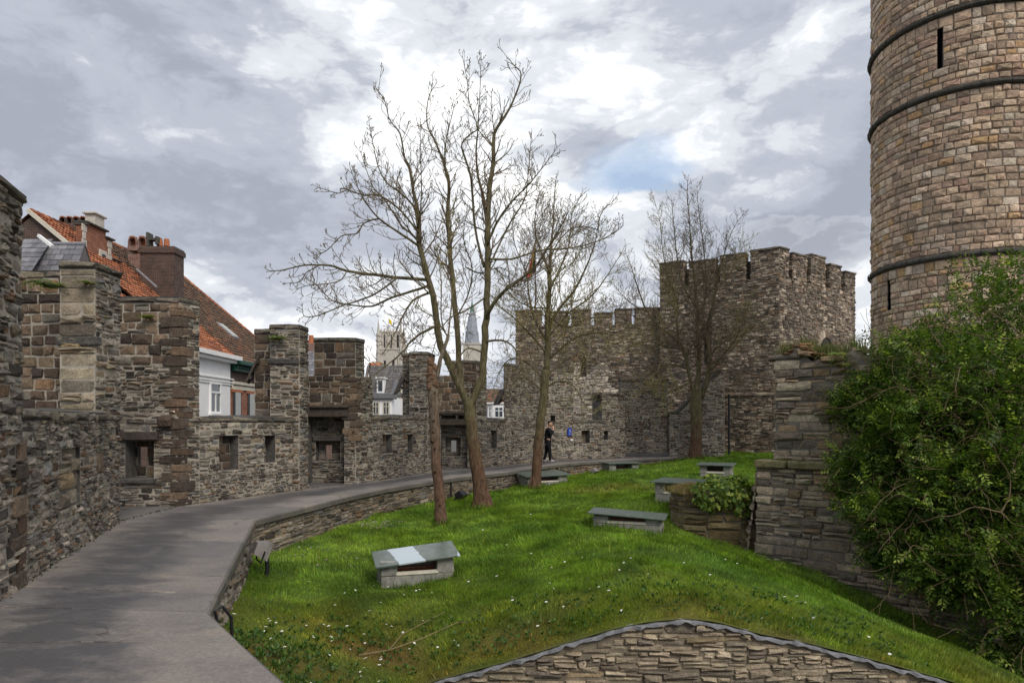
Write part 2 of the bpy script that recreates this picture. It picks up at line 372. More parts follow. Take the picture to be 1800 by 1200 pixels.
ST = dict(
    rubble=dict(h=(.065, .155), l=(.10, .36), g=.013, d=(.000, .046), pal=GREY, split=.42, jit=.022, m=1, ch=(.06, .32)),
    rubble_low=dict(h=(.05, .125), l=(.07, .26), g=.015, d=(.000, .042), pal=GREY, split=.38, jit=.022, m=1, ch=(.08, .34)),
    block=dict(h=(.17, .24), l=(.20, .38), g=.009, d=(.010, .045), pal=BROWN, split=.06, jit=.014, m=1, ch=(.03, .12)),
    ruin=dict(h=(.11, .24), l=(.26, .72), g=.008, d=(.004, .065), pal=RUIN, split=.28, jit=.018, m=1, ch=(.04, .20)),
    gable=dict(h=(.05, .13), l=(.12, .46), g=.007, d=(.004, .055), pal=GABLE, split=.42, jit=.015, m=1, ch=(.06, .30)),
    edge=dict(h=(.07, .13), l=(.14, .40), g=.011, d=(.002, .04), pal=GREY, split=.35, jit=.016, m=1),
    keep=dict(h=(.18, .25), l=(.20, .40), g=.009, d=(.006, .055), pal=KEEP, split=.0, jit=.013, m=1, ch=(.03, .12)),
    gate=dict(h=(.08, .17), l=(.14, .42), g=.014, d=(.002, .06), pal=GATE, split=.32, jit=.030, m=1),
    cope=dict(h=(.13, .17), l=(.40, .85), g=.008, d=(.004, .05), pal=[((.17, .158, .138), 3), ((.125, .117, .104), 2), ((.22, .20, .16), 1)], split=0, jit=.022, m=1, ch=(.10, .3)),
)
def flat(p0, p1, batter=0.0, zref=0.0):
    p0 = Vector((p0[0], p0[1], 0)); d = Vector((p1[0], p1[1], 0))-p0; L = d.length; U = d/L; Nn = Vector((U.y, -U.x, 0))
    def pos(u, z, off): 
        o = off+batter*(zref-z); return (p0.x+U.x*u+Nn.x*o, p0.y+U.y*u+Nn.y*o, z)
    return pos, L
def stone(mb, pos, u0, u1, z0, z1, d, c, m, lod, j, top=None, ch=(.10, .30)):
    w, h = u1-u0, z1-z0
    if w < .02 or h < .015: return
    def zc(u, z): return z if top is None else min(z, top(u))
    j = min(j, w*.22, h*.22)
    if lod == 0:
        o = [(u0+jit(j), z0+jit(j)), (u1+jit(j), z0+jit(j)), (u1+jit(j), z1+jit(j)), (u0+jit(j), z1+jit(j))]
        uc, zc_ = (u0+u1)/2, (z0+z1)/2; vs = []
        for (u, z) in o: vs.append(pos(u, zc(u, z), -.01))
        for (u, z) in o: vs.append(pos(uc+(u-uc)*.90, zc(u, zc_+(z-zc_)*.82), d+jit(.4*d)))
        mb.add(vs, [(0, 1, 5, 4), (1, 2, 6, 5), (2, 3, 7, 6), (3, 0, 4, 7), (4, 5, 6, 7)], c, m); return
    k = min(w, h)*R.uniform(*ch); k2 = min(w, h)*R.uniform(*ch)
    o = [(u0+k, z0), (u1-k2, z0), (u1, z0+k2), (u1, z1-k), (u1-k, z1), (u0+k2, z1), (u0, z1-k2), (u0, z0+k)]
    o = [(u+jit(j), z+jit(j)) for u, z in o]
    uc, zm = (u0+u1)/2+jit(w*.15), (z0+z1)/2+jit(h*.15); vs = []
    e = min(.02, h*.16)
    for (u, z) in o: vs.append(pos(u, zc(u, z), -.012))
    for (u, z) in o:
        su = u-uc; szz = z-zm
        u2 = u-math.copysign(min(e, abs(su)*.5), su); z2 = z-math.copysign(min(e, abs(szz)*.5), szz)
        vs.append(pos(u2, zc(u, z2), d*R.uniform(.55, 1.15)))
    vs.append(pos(uc, zc(uc, zm), d*R.uniform(.9, 1.55)+.004))
    fs = [(i, (i+1) % 8, (i+1) % 8+8, i+8) for i in range(8)]+[(i+8, (i+1) % 8+8, 16) for i in range(8)]
    mb.add(vs, fs, c, m)
def lay(mb, pos, L, z0, top, st, holes=(), lod=1, wob=.012, u_start=0.0, pal=None, ragged=0.0):
    s = ST[st]; palf = pal if callable(pal) else None; topf = top if callable(top) else None
    zmax = max(top(u_start+i*(L-u_start)/40) for i in range(41)) if topf else top
    br = sorted(set([z0, zmax]+[z for h in holes for z in (h[2], h[3]) if z0 < z < zmax]))
    rows = []
    for a, b in zip(br[:-1], br[1:]):
        z = a
        while b-z > 1e-4:
            h = R.uniform(*s['h'])
            if b-z-h < s['h'][0]*.7: h = b-z
            rows.append((z, z+h)); z += h
    def warp(u, z): return wob*math.sin(u*2.1+z*3.7)+wob*.7*math.sin(u*5.3-z*2.9+1.3)
    g = s['g']/2
    def place(u, u2, za, zb):
        if topf and za > min(topf(u), topf(u2))-.025: return
        wv = warp((u+u2)/2, za)+jit(s['jit']*.5)
        stone(mb, pos, u+g+jit(g*.6), u2-g+jit(g*.6), za+g+wv, zb-g+wv, R.uniform(*s['d']), pick((palf((u+u2)/2, za) if palf else pal) or s['pal']), s['m'], lod, s['jit'],
              (lambda q: topf(q)-.01) if topf else None, s.get('ch', (.10, .30)))
    for (za, zb) in rows:
        zm = (za+zb)/2; iv = [(u_start-(R.uniform(-.6, 1)*ragged), L)]
        for h in holes:
            if h[2] < zm < h[3]:
                nv = []
                for a, b in iv:
                    if h[1] <= a or h[0] >= b: nv.append((a, b)); continue
                    if h[0] > a: nv.append((a, h[0]))
                    if h[1] < b: nv.append((h[1], b))
                iv = nv
        for a, b in iv:
            u = a
            while b-u > 1e-4:
                l = R.uniform(*s['l'])*(1.15 if zb-za > s['h'][1]*.8 else .9)
                if b-u-l < s['l'][0]*.6: l = b-u
                if R.random() < s['split'] and zb-za > .07:
                    k = za+(zb-za)*R.uniform(.38, .62)
                    if R.random() < .5: place(u, u+l, za, k); place(u, u+l, k, zb)
                    else:
                        q = u+l*R.uniform(.35, .65)
                        if R.random() < .5: place(u, u+l, za, k); place(u, q, k, zb); place(q, u+l, k, zb)
                        else: place(u, q, za, k); place(q, u+l, za, k); place(u, u+l, k, zb)
                else: place(u, u+l, za, zb)
                u += l
def panel(mb, pos, L, z0, z1, holes, m, off=0.0, u0=0.0):
    us = sorted(set([u0, L]+[x for h in holes for x in (h[0], h[1]) if u0 < x < L])); zs = sorted(set([z0, z1]+[x for h in holes for x in (h[2], h[3]) if z0 < x < z1]))
    for a, b in zip(us[:-1], us[1:]):
        for c, d in zip(zs[:-1], zs[1:]):
            um, zm = (a+b)/2, (c+d)/2
            if any(h[0] < um < h[1] and h[2] < zm < h[3] for h in holes): continue
            mb.face([pos(a, c, off), pos(b, c, off), pos(b, d, off), pos(a, d, off)], (.3, .28, .24), m)
def reveal(mb, pos, h, d, m, off=0.0, back=True):
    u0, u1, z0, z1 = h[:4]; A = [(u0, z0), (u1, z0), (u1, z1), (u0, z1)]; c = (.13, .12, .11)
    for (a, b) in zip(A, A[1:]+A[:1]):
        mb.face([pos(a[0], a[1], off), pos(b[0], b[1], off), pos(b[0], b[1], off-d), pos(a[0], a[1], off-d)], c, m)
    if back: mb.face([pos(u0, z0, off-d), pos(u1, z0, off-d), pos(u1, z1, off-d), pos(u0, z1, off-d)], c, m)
def hole_in(mb, pos, h, off, lod):
    """recess (u0,u1,z0,z1,depth,child,style); child is a recess in its back; style 'open' goes right through"""
    d, child, sty = h[4], (h[5] if len(h) > 5 else None), (h[6] if len(h) > 6 else 'rubble')
    if d is None: return
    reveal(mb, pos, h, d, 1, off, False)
    if sty == 'open': return
    sh = [child] if child else []
    bp = lambda u, z, o, q=off-d: pos(u, z, o+q)
    panel(mb, bp, h[1], h[2], h[3], sh, 1, 0, h[0])
    lay(mb, bp, h[1], h[2], h[3], sty, sh, lod, .0, h[0])
    if child: hole_in(mb, pos, child, off-d, lod)
def face(mb, p0, p1, z0, z1, bands, holes=(), lod=1, back_m=0, batter=0, zref=0, pal=None):
    """clad one plane: bands = [(zlo, zhi, style)], holes = [(u0,u1,z0,z1,depth,slit or None)]"""
    pos, L = flat(p0, p1, batter, zref)
    panel(mb, pos, L, z0, z1, holes, back_m)
    for a, b, s in bands: lay(mb, pos, L, a, b, s, holes, lod, pal=pal)
    for h in holes: hole_in(mb, pos, h, 0.0, lod)
    return pos, L
def grow(poly, k):
    c = Vector((sum(p[0] for p in poly)/len(poly), sum(p[1] for p in poly)/len(poly)))
    n = len(poly); out = []
    for i in range(n):
        a, b, d = Vector(poly[i-1]), Vector(poly[i]), Vector(poly[(i+1) % n])
        e1 = (b-a).normalized(); e2 = (d-b).normalized(); n1 = Vector((e1.y, -e1.x)); n2 = Vector((e2.y, -e2.x))
        m = (n1+n2); m = m.normalized()*(k/max(.5, m.normalized().dot(n1))); out.append((b.x+m.x, b.y+m.y))
    return out
def cap(mb, poly, z, th=.12, over=.010, rise=.06, lod=1):
    q = grow(poly, over); n = len(q)
    for i in range(n):
        pos, L = flat(q[i], q[(i+1) % n]); mb.face([pos(0, z, 0), pos(L, z, 0), pos(L, z+th, 0), pos(0, z+th, 0)], (.07, .066, .06), 1)
        lay(mb, pos, L, z, z+th, 'cope', (), lod, .004)
    c = (sum(p[0] for p in q)/n, sum(p[1] for p in q)/n, z+th+rise)
    for i in range(n): mb.face([(*q[i], z+th), (*q[(i+1) % n], z+th), c], (.11, .104, .09), 1)
    mb.face([(*p, z) for p in reversed(q)], (.07, .066, .06), 1)
def block(mb, poly, z0, z1, clad, holes=None, capped=True, lod=1, back=2, pal=None):
    """solid of masonry; clad[i] = bands for edge i, unclad edges get material slot `back`"""
    n = len(poly); holes = holes or {}
    for i in range(n):
        a, b = poly[i], poly[(i+1) % n]
        if i in clad:
            zl = clad[i][0][0]
            face(mb, a, b, zl, z1, clad[i], holes.get(i, ()), lod, pal=pal)
            if zl > z0: pos, L = flat(a, b); panel(mb, pos, L, z0, zl, [], back)
        else: pos, L = flat(a, b); panel(mb, pos, L, z0, z1, holes.get(i, ()), back)
    mb.face([(*p, z1) for p in poly], (.11, .104, .09), 1)
    if capped: cap(mb, poly, z1+.003, lod=lod)
def quoins(mb, corner, d1, d2, z0, z1, pal=DARKQ, size=(.20, .38), h=(.15, .25), m=1):
    """big squared blocks up an outside corner; d1, d2 unit vectors along the two faces away from the corner"""
    d1 = Vector((*d1, 0)).normalized(); d2 = Vector((*d2, 0)).normalized(); z = z0; k = R.randint(0, 1); C = Vector((corner[0], corner[1], 0))
    while z < z1-.05:
        hh = min(R.uniform(*h), z1-z); a, b = (size[1], size[0]) if k else (size[0], size[1]); a *= R.uniform(.85, 1.15); b *= R.uniform(.8, 1.1); o = R.uniform(.03, .055)
        o1 = C-d1*o-d2*o
        q = [o1, o1+d1*a, o1+d1*a+d2*b, o1+d2*b]
        if (d1.cross(d2)).z < 0: q.reverse()
        g = .008; e = .016; vs = []
        ctr = sum(q, Vector())/4
        for zz, ins in ((z+g, e), (z+g+e, 0), (z+hh-g-e, 0), (z+hh-g, e)):
            for p in q:
                dd = (ctr-p).normalized()*ins*1.3; vs.append(Vector((p.x+dd.x+jit(.008), p.y+dd.y+jit(.008), zz+jit(.005))))
        fs = [(0, 3, 2, 1), (12, 13, 14, 15)]
        for r in range(3):
            for i in range(4): fs.append((r*4+i, r*4+(i+1) % 4, r*4+4+(i+1) % 4, r*4+4+i))
        mb.add(vs, fs, pick(pal), m); z += hh; k = 1-k
STM = [M['mortar'], M['stone'], M['rubble']]
# ------------------------------------------------------------------ ground
GZ = -6.0
g = MB(); g.face([(-2500, -2500, GZ), (2500, -2500, GZ), (2500, 2500, GZ), (-2500, 2500, GZ)])
def m_ground():
    t = NT('street_ground'); n = t.noise(.4, 6, .6)
    return t.out(t.ramp(n, [(.3, (.07, .068, .063)), (.7, (.12, .115, .105))]), .9, n, .02, .3)
tag(g.build('ground', m_ground()), kind='structure')
def m_soil():
    t = NT('bare_soil'); n = t.noise(3, 8, .7); n2 = t.noise(24, 4, .6)
    return t.out(t.ramp(n, [(.3, (.022, .017, .012)), (.7, (.06, .048, .034))]), .95, t.math('ADD', n, n2), .06, .9)
M['soil'] = m_soil()
g = MB()
nx, ny = 40, 50
cv = [(-2.6+i*(36/nx), -3+j*(41.6/ny)) for j in range(ny+1) for i in range(nx+1)]
cv = [(x, y, -2.75+.25*mnoise.fractal(Vector((x*.4, y*.4, 3)), 1, 2, 4)) for x, y in cv]
g.add(cv, [(j*(nx+1)+i, j*(nx+1)+i+1, (j+1)*(nx+1)+i+1, (j+1)*(nx+1)+i) for j in range(ny) for i in range(nx)])
tag(g.build('courtyard_ground', M['soil'], smooth=True), kind='structure')

# ------------------------------------------------------------------ wall walk (path)
LP = [(-3.0, .6), (-4.12, 4.0), (-4.72, 5.55), (-5.08, 6.6), (-5.36, 7.4), (-5.62, 8.15), (-6.02, 9.3), (-6.4, 10.4), (-6.72, 11.3), (-7.02, 12.25),
      (-6.98, 14.3), (-6.18, 16.1), (-5.42, 18), (-4.44, 19.35), (-3.48, 21.9), (-2.72, 24), (-1.31, 25.4), (0.0, 27.7), (1.37, 30), (3.4, 31.6), (5.46, 33.15), (7.9, 34.5)]
RP = [(1.5, .6), (-1.05, 4.0), (-2.22, 5.55), (-2.86, 6.41), (-3.06, 7.05), (-3.3, 7.85), (-3.62, 8.9), (-3.98, 10.1), (-4.34, 11.3), (-4.67, 12.4),
      (-4.30, 14.2), (-3.85, 16.3), (-3.30, 18.2), (-2.30, 20.5), (-1.36, 22.1), (0.0, 24), (.78, 25.7), (1.72, 27.5), (2.5, 28.9), (4.35, 30.6), (6.1, 31.9), (7.95, 33.2)]
LP[0] = (-2.95, .6); LP.insert(0, (-2.4, -1.0)); RP.insert(0, (2.7, -1.0))
path = MB()
def slab(q, z, c, th=.05, ncol=7):
    """one concrete slab [l0, r0, r1, l1], CCW, cut into strips across the path, with a small arris"""
    ctr = sum((Vector((p[0], p[1], 0)) for p in q), Vector())/len(q); n = len(q)
    zz = z+jit(.002)
    def ins(p, k): d = (ctr-Vector((p[0], p[1], 0))).normalized()*k; return (p[0]+d.x, p[1]+d.y)
    t = [ins(p, .019) for p in q]
    if n == 4:
        row0 = [(*lerp(t[0], t[1], k/ncol), zz) for k in range(ncol+1)]; row1 = [(*lerp(t[3], t[2], k/ncol), zz) for k in range(ncol+1)]
        path.add(row0+row1, [(k, k+1, k+2+ncol, k+1+ncol) for k in range(ncol)], c, 0)
    else: path.face([(*p, zz) for p in t], c, 0)
    up = [(*p, zz) for p in t]; lo = [(*ins(p, .006), z-.014) for p in q]; bt = [(v[0], v[1], z-th) for v in lo]
    path.add(up+lo+bt, [(n+i, n+(i+1) % n, (i+1) % n, i) for i in range(n)]+[(2*n+i, 2*n+(i+1) % n, n+(i+1) % n, n+i) for i in range(n)], c, 0)
def lerp(a, b, t): return (a[0]+(b[0]-a[0])*t, a[1]+(b[1]-a[1])*t)
SL = [((.235, .208, .184), (.212, .195, .183)), ((.195, .176, .16), (.175, .165, .16)), ((.265, .232, .205), (.235, .214, .198))]
for i in range(len(LP)-1):
    l0, l1, r0, r1 = LP[i], LP[i+1], RP[i], RP[i+1]
    edge, mid = SL[i % 3]
    t0 = .62+jit(.08)
    k = .9+.2*R.random()
    a0, a1 = lerp(l0, r0, t0), lerp(l1, r1, t0+jit(.03))
    if i in (14, 17, 20):
        slab([l0, a0, a1, l1], 0, tuple(x*k for x in mid)); slab([a0, r0, r1, a1], 0.004, tuple(x*k for x in edge))
    else: slab([l0, r0, r1, l1], .002, tuple((e+m_)/2*k for e, m_ in zip(edge, mid)))
for q in ([(-9.2, 12.25), (-7.02, 12.27), (-6.98, 14.3), (-9.2, 14.35)], [(-6.5, 17.6), (-5.42, 18.02), (-4.45, 19.34), (-6.5, 19.6)], [(-3.6, 24), (-2.73, 24.02), (-1.32, 25.4), (-3.6, 25.6)],
          [(5.46, 33.2), (7.88, 34.5), (5.46, 34.55)]):
    slab(q, 0.0, (.15, .137, .125))
# bed under the slabs
bed = LP[:]+[(x, y) for x, y in reversed(RP)]
path.face([(x, y, -.030) for x, y in RP]+[(x, y, -.030) for x, y in reversed(LP)], (.03, .027, .024), 0)
# mortar strips in a few joints
for i, t0, t1 in ((3, .0, .62), (4, .0, .55), (5, .05, .8), (8, .55, .95)):
    a, b = Vector((*lerp(LP[i], RP[i], t0), 0)), Vector((*lerp(LP[i], RP[i], t1), 0)); d = b-a; n = 14
    for k in range(n):
        if R.random() < .15: continue
        p = a+d*((k+.5)/n); path.box((p.x, p.y, .0), (d.length/n, R.uniform(.025, .045), .012), Matrix.Rotation(math.atan2(d.y, d.x)+jit(.02), 3, 'Z'), (.33, .28, .23), 0, 0, .003)
# step at the far end
path.box((6.7, 34.3, .07), (2.3, .4, .14), colr=(.14, .13, .12), bev=.015)
# moulded edge along the lawn
for i in range(1, len(RP)-1):
    a, b = Vector((*RP[i], 0)), Vector((*RP[i+1], 0)); d = (b-a).normalized(); n = Vector((d.y, -d.x, 0)); L = (b-a).length
    k = max(1, round(L/1.1))
    for j in range(k):
        p = a+(b-a)*((j+.5)/k); rot = Matrix((d, -n, Vector((0, 0, 1)))).transposed()
        rot = rot.to_4x4() @ Matrix.Rotation(0, 4, 'Z')
        c = R.uniform(.75, 1.1)
        path.box((p.x-n.x*.10, p.y-n.y*.10, -.072), (L/k-.008, .24, .125), rot.to_3x3(), (.15*c, .135*c, .115*c), 0, .018, .004)
def m_path():
    t = NT('worn_concrete'); c = t.attr(); n = t.noise(1.1, 8, .68, dist=.3); n2 = t.noise(28, 5, .7)
    a = t.new('ShaderNodeAttribute', attribute_name='wear')
    mp = t.new('ShaderNodeVectorMath', operation='MULTIPLY'); t.link(t.pos(), mp.inputs[0]); mp.inputs[1].default_value = (.9, 1.5, 1)
    n3 = t.noise(1.5, 8, .74, mp.outputs[0])
    c = t.mix(1, c, t.ramp(n, [(.3, (.74, .74, .80)), (.5, (1, 1, 1)), (.7, (1.2, 1.16, 1.08))]), 'MULTIPLY')
    c = t.mix(1, c, t.ramp(n2, [(.25, .68), (.5, 1), (.75, 1.28)]), 'MULTIPLY')
    w = t.math('ADD', t.math('MULTIPLY', a.outputs['Fac'], .34), t.math('SUBTRACT', n3, .20))
    c = t.mix(t.ramp(w, [(.36, 0), (.62, .88)]), c, (.082, .08, .088))
    vc = t.new('ShaderNodeTexVoronoi', feature='DISTANCE_TO_EDGE'); vc.inputs['Scale'].default_value = .55
    wq = t.new('ShaderNodeVectorMath', operation='ADD'); sc_ = t.new('ShaderNodeVectorMath', operation='SCALE'); nn = t.new('ShaderNodeTexNoise'); nn.inputs['Scale'].default_value = 3; nn.inputs['Detail'].default_value = 6
    t.link(t.pos(), nn.inputs['Vector']); t.link(nn.outputs['Color'], sc_.inputs[0]); sc_.inputs['Scale'].default_value = .5; t.link(t.pos(), wq.inputs[0]); t.link(sc_.outputs[0], wq.inputs[1]); t.link(wq.outputs[0], vc.inputs['Vector'])
    cr = t.math('MULTIPLY', t.ramp(vc.outputs['Distance'], [(.002, 1), (.007, 0)]), t.ramp(n, [(.50, 0), (.58, .8)])); c = t.mix(cr, c, (.03, .026, .024))
    st = t.noise(4.5, 7, .72, mp.outputs[0]); c = t.mix(t.ramp(st, [(.62, 0), (.70, .45)]), c, (.07, .055, .045))
    sp = t.noise(60, 2, .5); c = t.mix(t.ramp(sp, [(.68, 0), (.75, .55)]), c, (.30, .28, .25))
    return t.out(c, t.ramp(w, [(.35, .7), (.65, .32)]), t.math('ADD', n2, t.math('MULTIPLY', n3, .6)), .012, .8, .35)
po = path.build('path', m_path())
def pl_dist(p, pl):
    b = 1e9
    for (x0, y0), (x1, y1) in zip(pl[:-1], pl[1:]):
        dx, dy = x1-x0, y1-y0; t = max(0, min(1, ((p[0]-x0)*dx+(p[1]-y0)*dy)/(dx*dx+dy*dy))); b = min(b, math.hypot(p[0]-x0-t*dx, p[1]-y0-t*dy))
    return b
wa = po.data.attributes.new('wear', 'FLOAT', 'POINT'); wv = []
for v in po.data.vertices:
    l, r = pl_dist(v.co, LP), pl_dist(v.co, RP); t = l/(l+r+1e-6); wv.append(max(0, 1-((t-.42)/.36)**2))
wa.data.foreach_set('value', wv)
tag(po, kind='structure')

# ------------------------------------------------------------------ retaining wall below the path edge
rw = MB()
for i in range(1, len(RP)-1):
    a, b = Vector(RP[i]), Vector(RP[i+1]); d = (b-a).normalized(); n = Vector((d.y, -d.x)); a2, b2 = a-n*.05, b-n*.05
    face(rw, a2, b2, -3.0, -.125, [(-1.25, -.135, 'edge')])
    back0, back1 = a2-n*.5, b2-n*.5
    rw.face([(*a2, -.127), (*b2, -.127), (*back1, -.127), (*back0, -.127)]); rw.face([(*back1, -3), (*back0, -3), (*back0, -.127), (*back1, -.127)])
rwo = rw.build('retaining_wall', [m_simple('ochre_mortar', (.26, .20, .13), .95, .5, 4, .7, .02), M['stone'], M['rubble']])
tag(rwo, 'low dark rubble wall holding up the path edge above the grass', 'wall')

# ------------------------------------------------------------------ curtain wall
cw = thing('curtain_wall', (-7.0, 14.0, 0), 'long grey rubble castle wall with tall merlons along the left of the path', 'castle wall')
FL = -.03
def wallpart(mb, name): return mb.build(name, STM, cw)
def lineA(Y): return -5.36-.3458*(Y-7.4)
nA = Vector((-.945, -.327))
def offp(p, n, k): return (p[0]+n.x*k, p[1]+n.y*k)
# stretch A, beside the camera
a0, a1 = (lineA(7.4), 7.4), (-7.02, 12.2)
m = MB(); LA = math.dist(a0, a1)
block(m, [a0, a1, offp(a1, nA, .75), offp(a0, nA, .75)], GZ, 1.79, {0: [(FL, .9, 'rubble_low'), (.9, 1.79, 'rubble')]},
      {0: [(1.5, 2.5, .62, 1.42, .05, None, 'ruin'), (3.45, 3.85, .95, 1.28, .02, None, 'block')]})
wallpart(m, 'parapet')
m = MB(); b0, b1 = (lineA(-1.0)+.03, -1.0), (lineA(7.4)+.03, 7.42)
block(m, [b0, b1, offp(b1, nA, .9), offp(b0, nA, .9)], GZ, 4.12, {0: [(FL, 4.12, 'rubble')], 1: [(1.5, 4.12, 'rubble')]})
quoins(m, b1, (.327, -.945), (-.945, -.327), FL, 1.6)
wallpart(m, 'merlon')
m = MB()
block(m, [(-7.55, 11.4), (-6.96, 11.4), (-7.0, 12.2), (-7.55, 12.2)], 1.6, 4.32, {0: [(1.6, 4.32, 'ruin')], 1: [(1.6, 4.32, 'rubble')]})
m.box((-7.25, 11.42, 3.12), (.70, .16, .15), None, (.10, .095, .085), 1, .02, .01)
block(m, [(-8.75, 12.0), (-7.56, 12.0), (-7.56, 12.6), (-8.75, 12.6)], GZ, 4.30, {0: [(1.4, 4.30, 'block')]})
wallpart(m, 'merlon')
# first turret
m = MB()
block(m, [(-8.9, 14.3), (-6.96, 14.3), (-6.765, 14.763), (-7.1, 14.8), (-8.9, 14.8)], GZ, 4.26,
      {0: [(FL, 2.95, 'rubble'), (2.95, 4.26, 'block')], 1: [(FL, 4.26, 'rubble')]},
      {0: [(.80, 1.40, .58, 1.36, .40, (.85, 1.05, .80, 1.22, .10, None, 'open'), 'block')], 3: [(.75, .95, .80, 1.22, None)]})
m.box((-7.82, 14.29, 1.46), (.86, .16, .20), None, (.085, .068, .058), 1, .025, .012)
m.box((-7.82, 14.29, .53), (.74, .16, .10), None, (.12, .11, .10), 1, .02, .01)
m.box((-7.22, 14.24, 1.78), (.26, .26, .22), Matrix.Rotation(.35, 3, 'X'), (.10, .07, .055), 1, .04, .01)
quoins(m, (-6.96, 14.3), (-1, 0), (.39, .92), FL, 4.2)
wallpart(m, 'turret_wall')
# stretch B
def lineB(Y): return -6.96+.4216*(Y-14.3)
m = MB(); b0, b1 = (lineB(14.763), 14.763), (lineB(17.75), 17.75)
nB = Vector((-.9215, .3885))
block(m, [b0, b1, offp(b1, nB, .7), offp(b0, nB, .7)], GZ, 1.74, {0: [(FL, .75, 'rubble_low'), (.75, 1.74, 'rubble')]},
      {0: [(.55, 1.12, .66, 1.45, .26, None, 'block'), (1.95, 2.33, .76, 1.42, .30, None, 'block')]})
wallpart(m, 'parapet')
m = MB()
block(m, [(-6.2, 17.5), (-5.45, 17.5), (-5.41, 18.1), (-6.2, 18.1)], GZ, 4.12, {0: [(FL, 4.12, 'rubble')], 1: [(FL, 4.12, 'rubble')]})
m.box((-5.85, 17.5, 3.3), (.80, .14, .14), None, (.10, .095, .088), 1, .02, .01)
block(m, [(-6.75, 17.9), (-6.21, 17.9), (-6.21, 18.4), (-6.75, 18.4)], GZ, 4.05, {0: [(1.4, 4.05, 'block')]})
mer3 = wallpart(m, 'merlon')
# second turret
m = MB()
block(m, [(-6.4, 19.3), (-4.42, 19.3), (-4.115, 20.15), (-4.6, 20.2), (-6.4, 20.2)], GZ, 3.05,
      {0: [(FL, 1.88, 'rubble'), (1.88, 3.05, 'block')], 1: [(FL, 3.05, 'rubble')]},
      {0: [(.63, 1.66, .0, 1.88, .45, (.72, 1.43, .62, 1.20, .35, (.90, 1.10, .68, 1.06, .10, None, 'open'), 'rubble'), 'rubble')], 3: [(.70, .90, .68, 1.06, None)]}, capped=False)
block(m, [(-5.6, 19.3), (-4.42, 19.3), (-4.27, 19.72), (-4.6, 20.0), (-5.6, 20.0)], 3.053, 4.0, {0: [(3.06, 4.0, 'block')], 1: [(3.06, 4.0, 'rubble')]})
quoins(m, (-4.42, 19.3), (-1, 0), (.34, .94), 1.2, 3.0)
m.box((-5.32, 19.74, 1.26), (.86, .12, .14), None, (.12, .11, .10), 1, .02, .01)
tu2 = wallpart(m, 'turret_wall')
m = MB(); m.box((-5.25, 19.42, 2.02), (1.24, .44, .26), None, m=0, bev=.02, jit=.008); m.box((-5.25, 19.30, 2.19), (1.30, .36, .06), Matrix.Rotation(.12, 3, 'X'), m=0, bev=.01)
m.build('lintel_beam', M['wood'], tu2)
# stretch C
def lineC(Y): return -4.42+.3574*(Y-19.3)
m = MB(); b0, b1 = (lineC(20.15), 20.15), (lineC(23.55), 23.55); nC = Vector((-.9416, .3366))
block(m, [b0, b1, offp(b1, nC, .7), offp(b0, nC, .7)], GZ, 1.80, {0: [(FL, .75, 'rubble_low'), (.75, 1.80, 'rubble')]},
      {0: [(.56, 1.15, .78, 1.36, .22, None, 'block'), (2.15, 2.5, .72, 1.32, .30, None, 'block')]})
wallpart(m, 'parapet')
m = MB()
block(m, [(-3.5, 23.3), (-2.87, 23.3), (-2.74, 24.1), (-3.5, 24.1)], GZ, 4.0, {0: [(FL, 4.0, 'rubble')], 1: [(FL, 4.0, 'rubble')]})
block(m, [(-3.8, 23.7), (-3.51, 23.7), (-3.51, 24.2), (-3.8, 24.2)], GZ, 3.98, {0: [(1.4, 3.98, 'rubble')]})
mer5 = wallpart(m, 'merlon')
# third turret
m = MB()
block(m, [(-3.3, 25.4), (-1.31, 25.4), (-.97, 26.0), (-1.4, 26.3), (-3.3, 26.3)], GZ, 3.45,
      {0: [(FL, 2.0, 'rubble'), (2.0, 3.45, 'block')], 1: [(FL, 3.45, 'rubble')]},
      {0: [(.655, 1.65, .0, 1.98, .45, (.78, 1.36, .44, 1.14, .35, (.96, 1.16, .58, 1.02, .10, None, 'open'), 'rubble'), 'rubble')], 3: [(.74, .94, .58, 1.02, None)]}, capped=False)
block(m, [(-2.33, 25.4), (-1.31, 25.4), (-1.08, 25.82), (-1.4, 26.2), (-2.33, 26.2)], 3.453, 3.88, {0: [(3.46, 3.88, 'block')], 1: [(3.46, 3.88, 'rubble')]})
tu3 = wallpart(m, 'turret_wall')
m = MB(); m.box((-2.15, 25.52, 1.72), (1.2, .42, .22), None, bev=.02, jit=.008); m.box((-2.15, 25.5, 2.06), (1.3, .44, .09), None, bev=.015, jit=.006)
for x in (-2.66, -2.05, -1.62): m.box((x, 25.48, 1.92), (.09, .3, .20), None, bev=.01)
m.build('lintel_beam', M['wood'], tu3)
# stretch D and the tall stretch behind the trees
m = MB(); b0, b1 = (-.97, 26.0), (-.29, 27.15); nD = Vector((-.86, .51))
block(m, [b0, b1, offp(b1, nD, .6), offp(b0, nD, .6)], GZ, 1.72, {0: [(FL, 1.72, 'rubble')]}, {0: [(.3, .75, .7, 1.4, .25, None, 'block')]})
wallpart(m, 'parapet')
m = MB()
block(m, [(-.29, 27.15), (1.37, 30.0), (2.8, 31.1), (2.4, 31.75), (.9, 30.6), (-.305, 28.4)], GZ, 3.95,
      {0: [(FL, 3.95, 'rubble')], 1: [(FL, 3.95, 'rubble')], 5: [(1.4, 3.95, 'rubble')]}, {0: [(2.5, 2.9, .5, 1.2, .25, None, 'block')], 1: [(.42, .72, 1.72, 2.0, .3, None, 'block')]})
mer7 = wallpart(m, 'merlon')
m = MB(); b0, b1 = (2.8, 31.1), (4.25, 32.25); nE = Vector((-.62, .785))
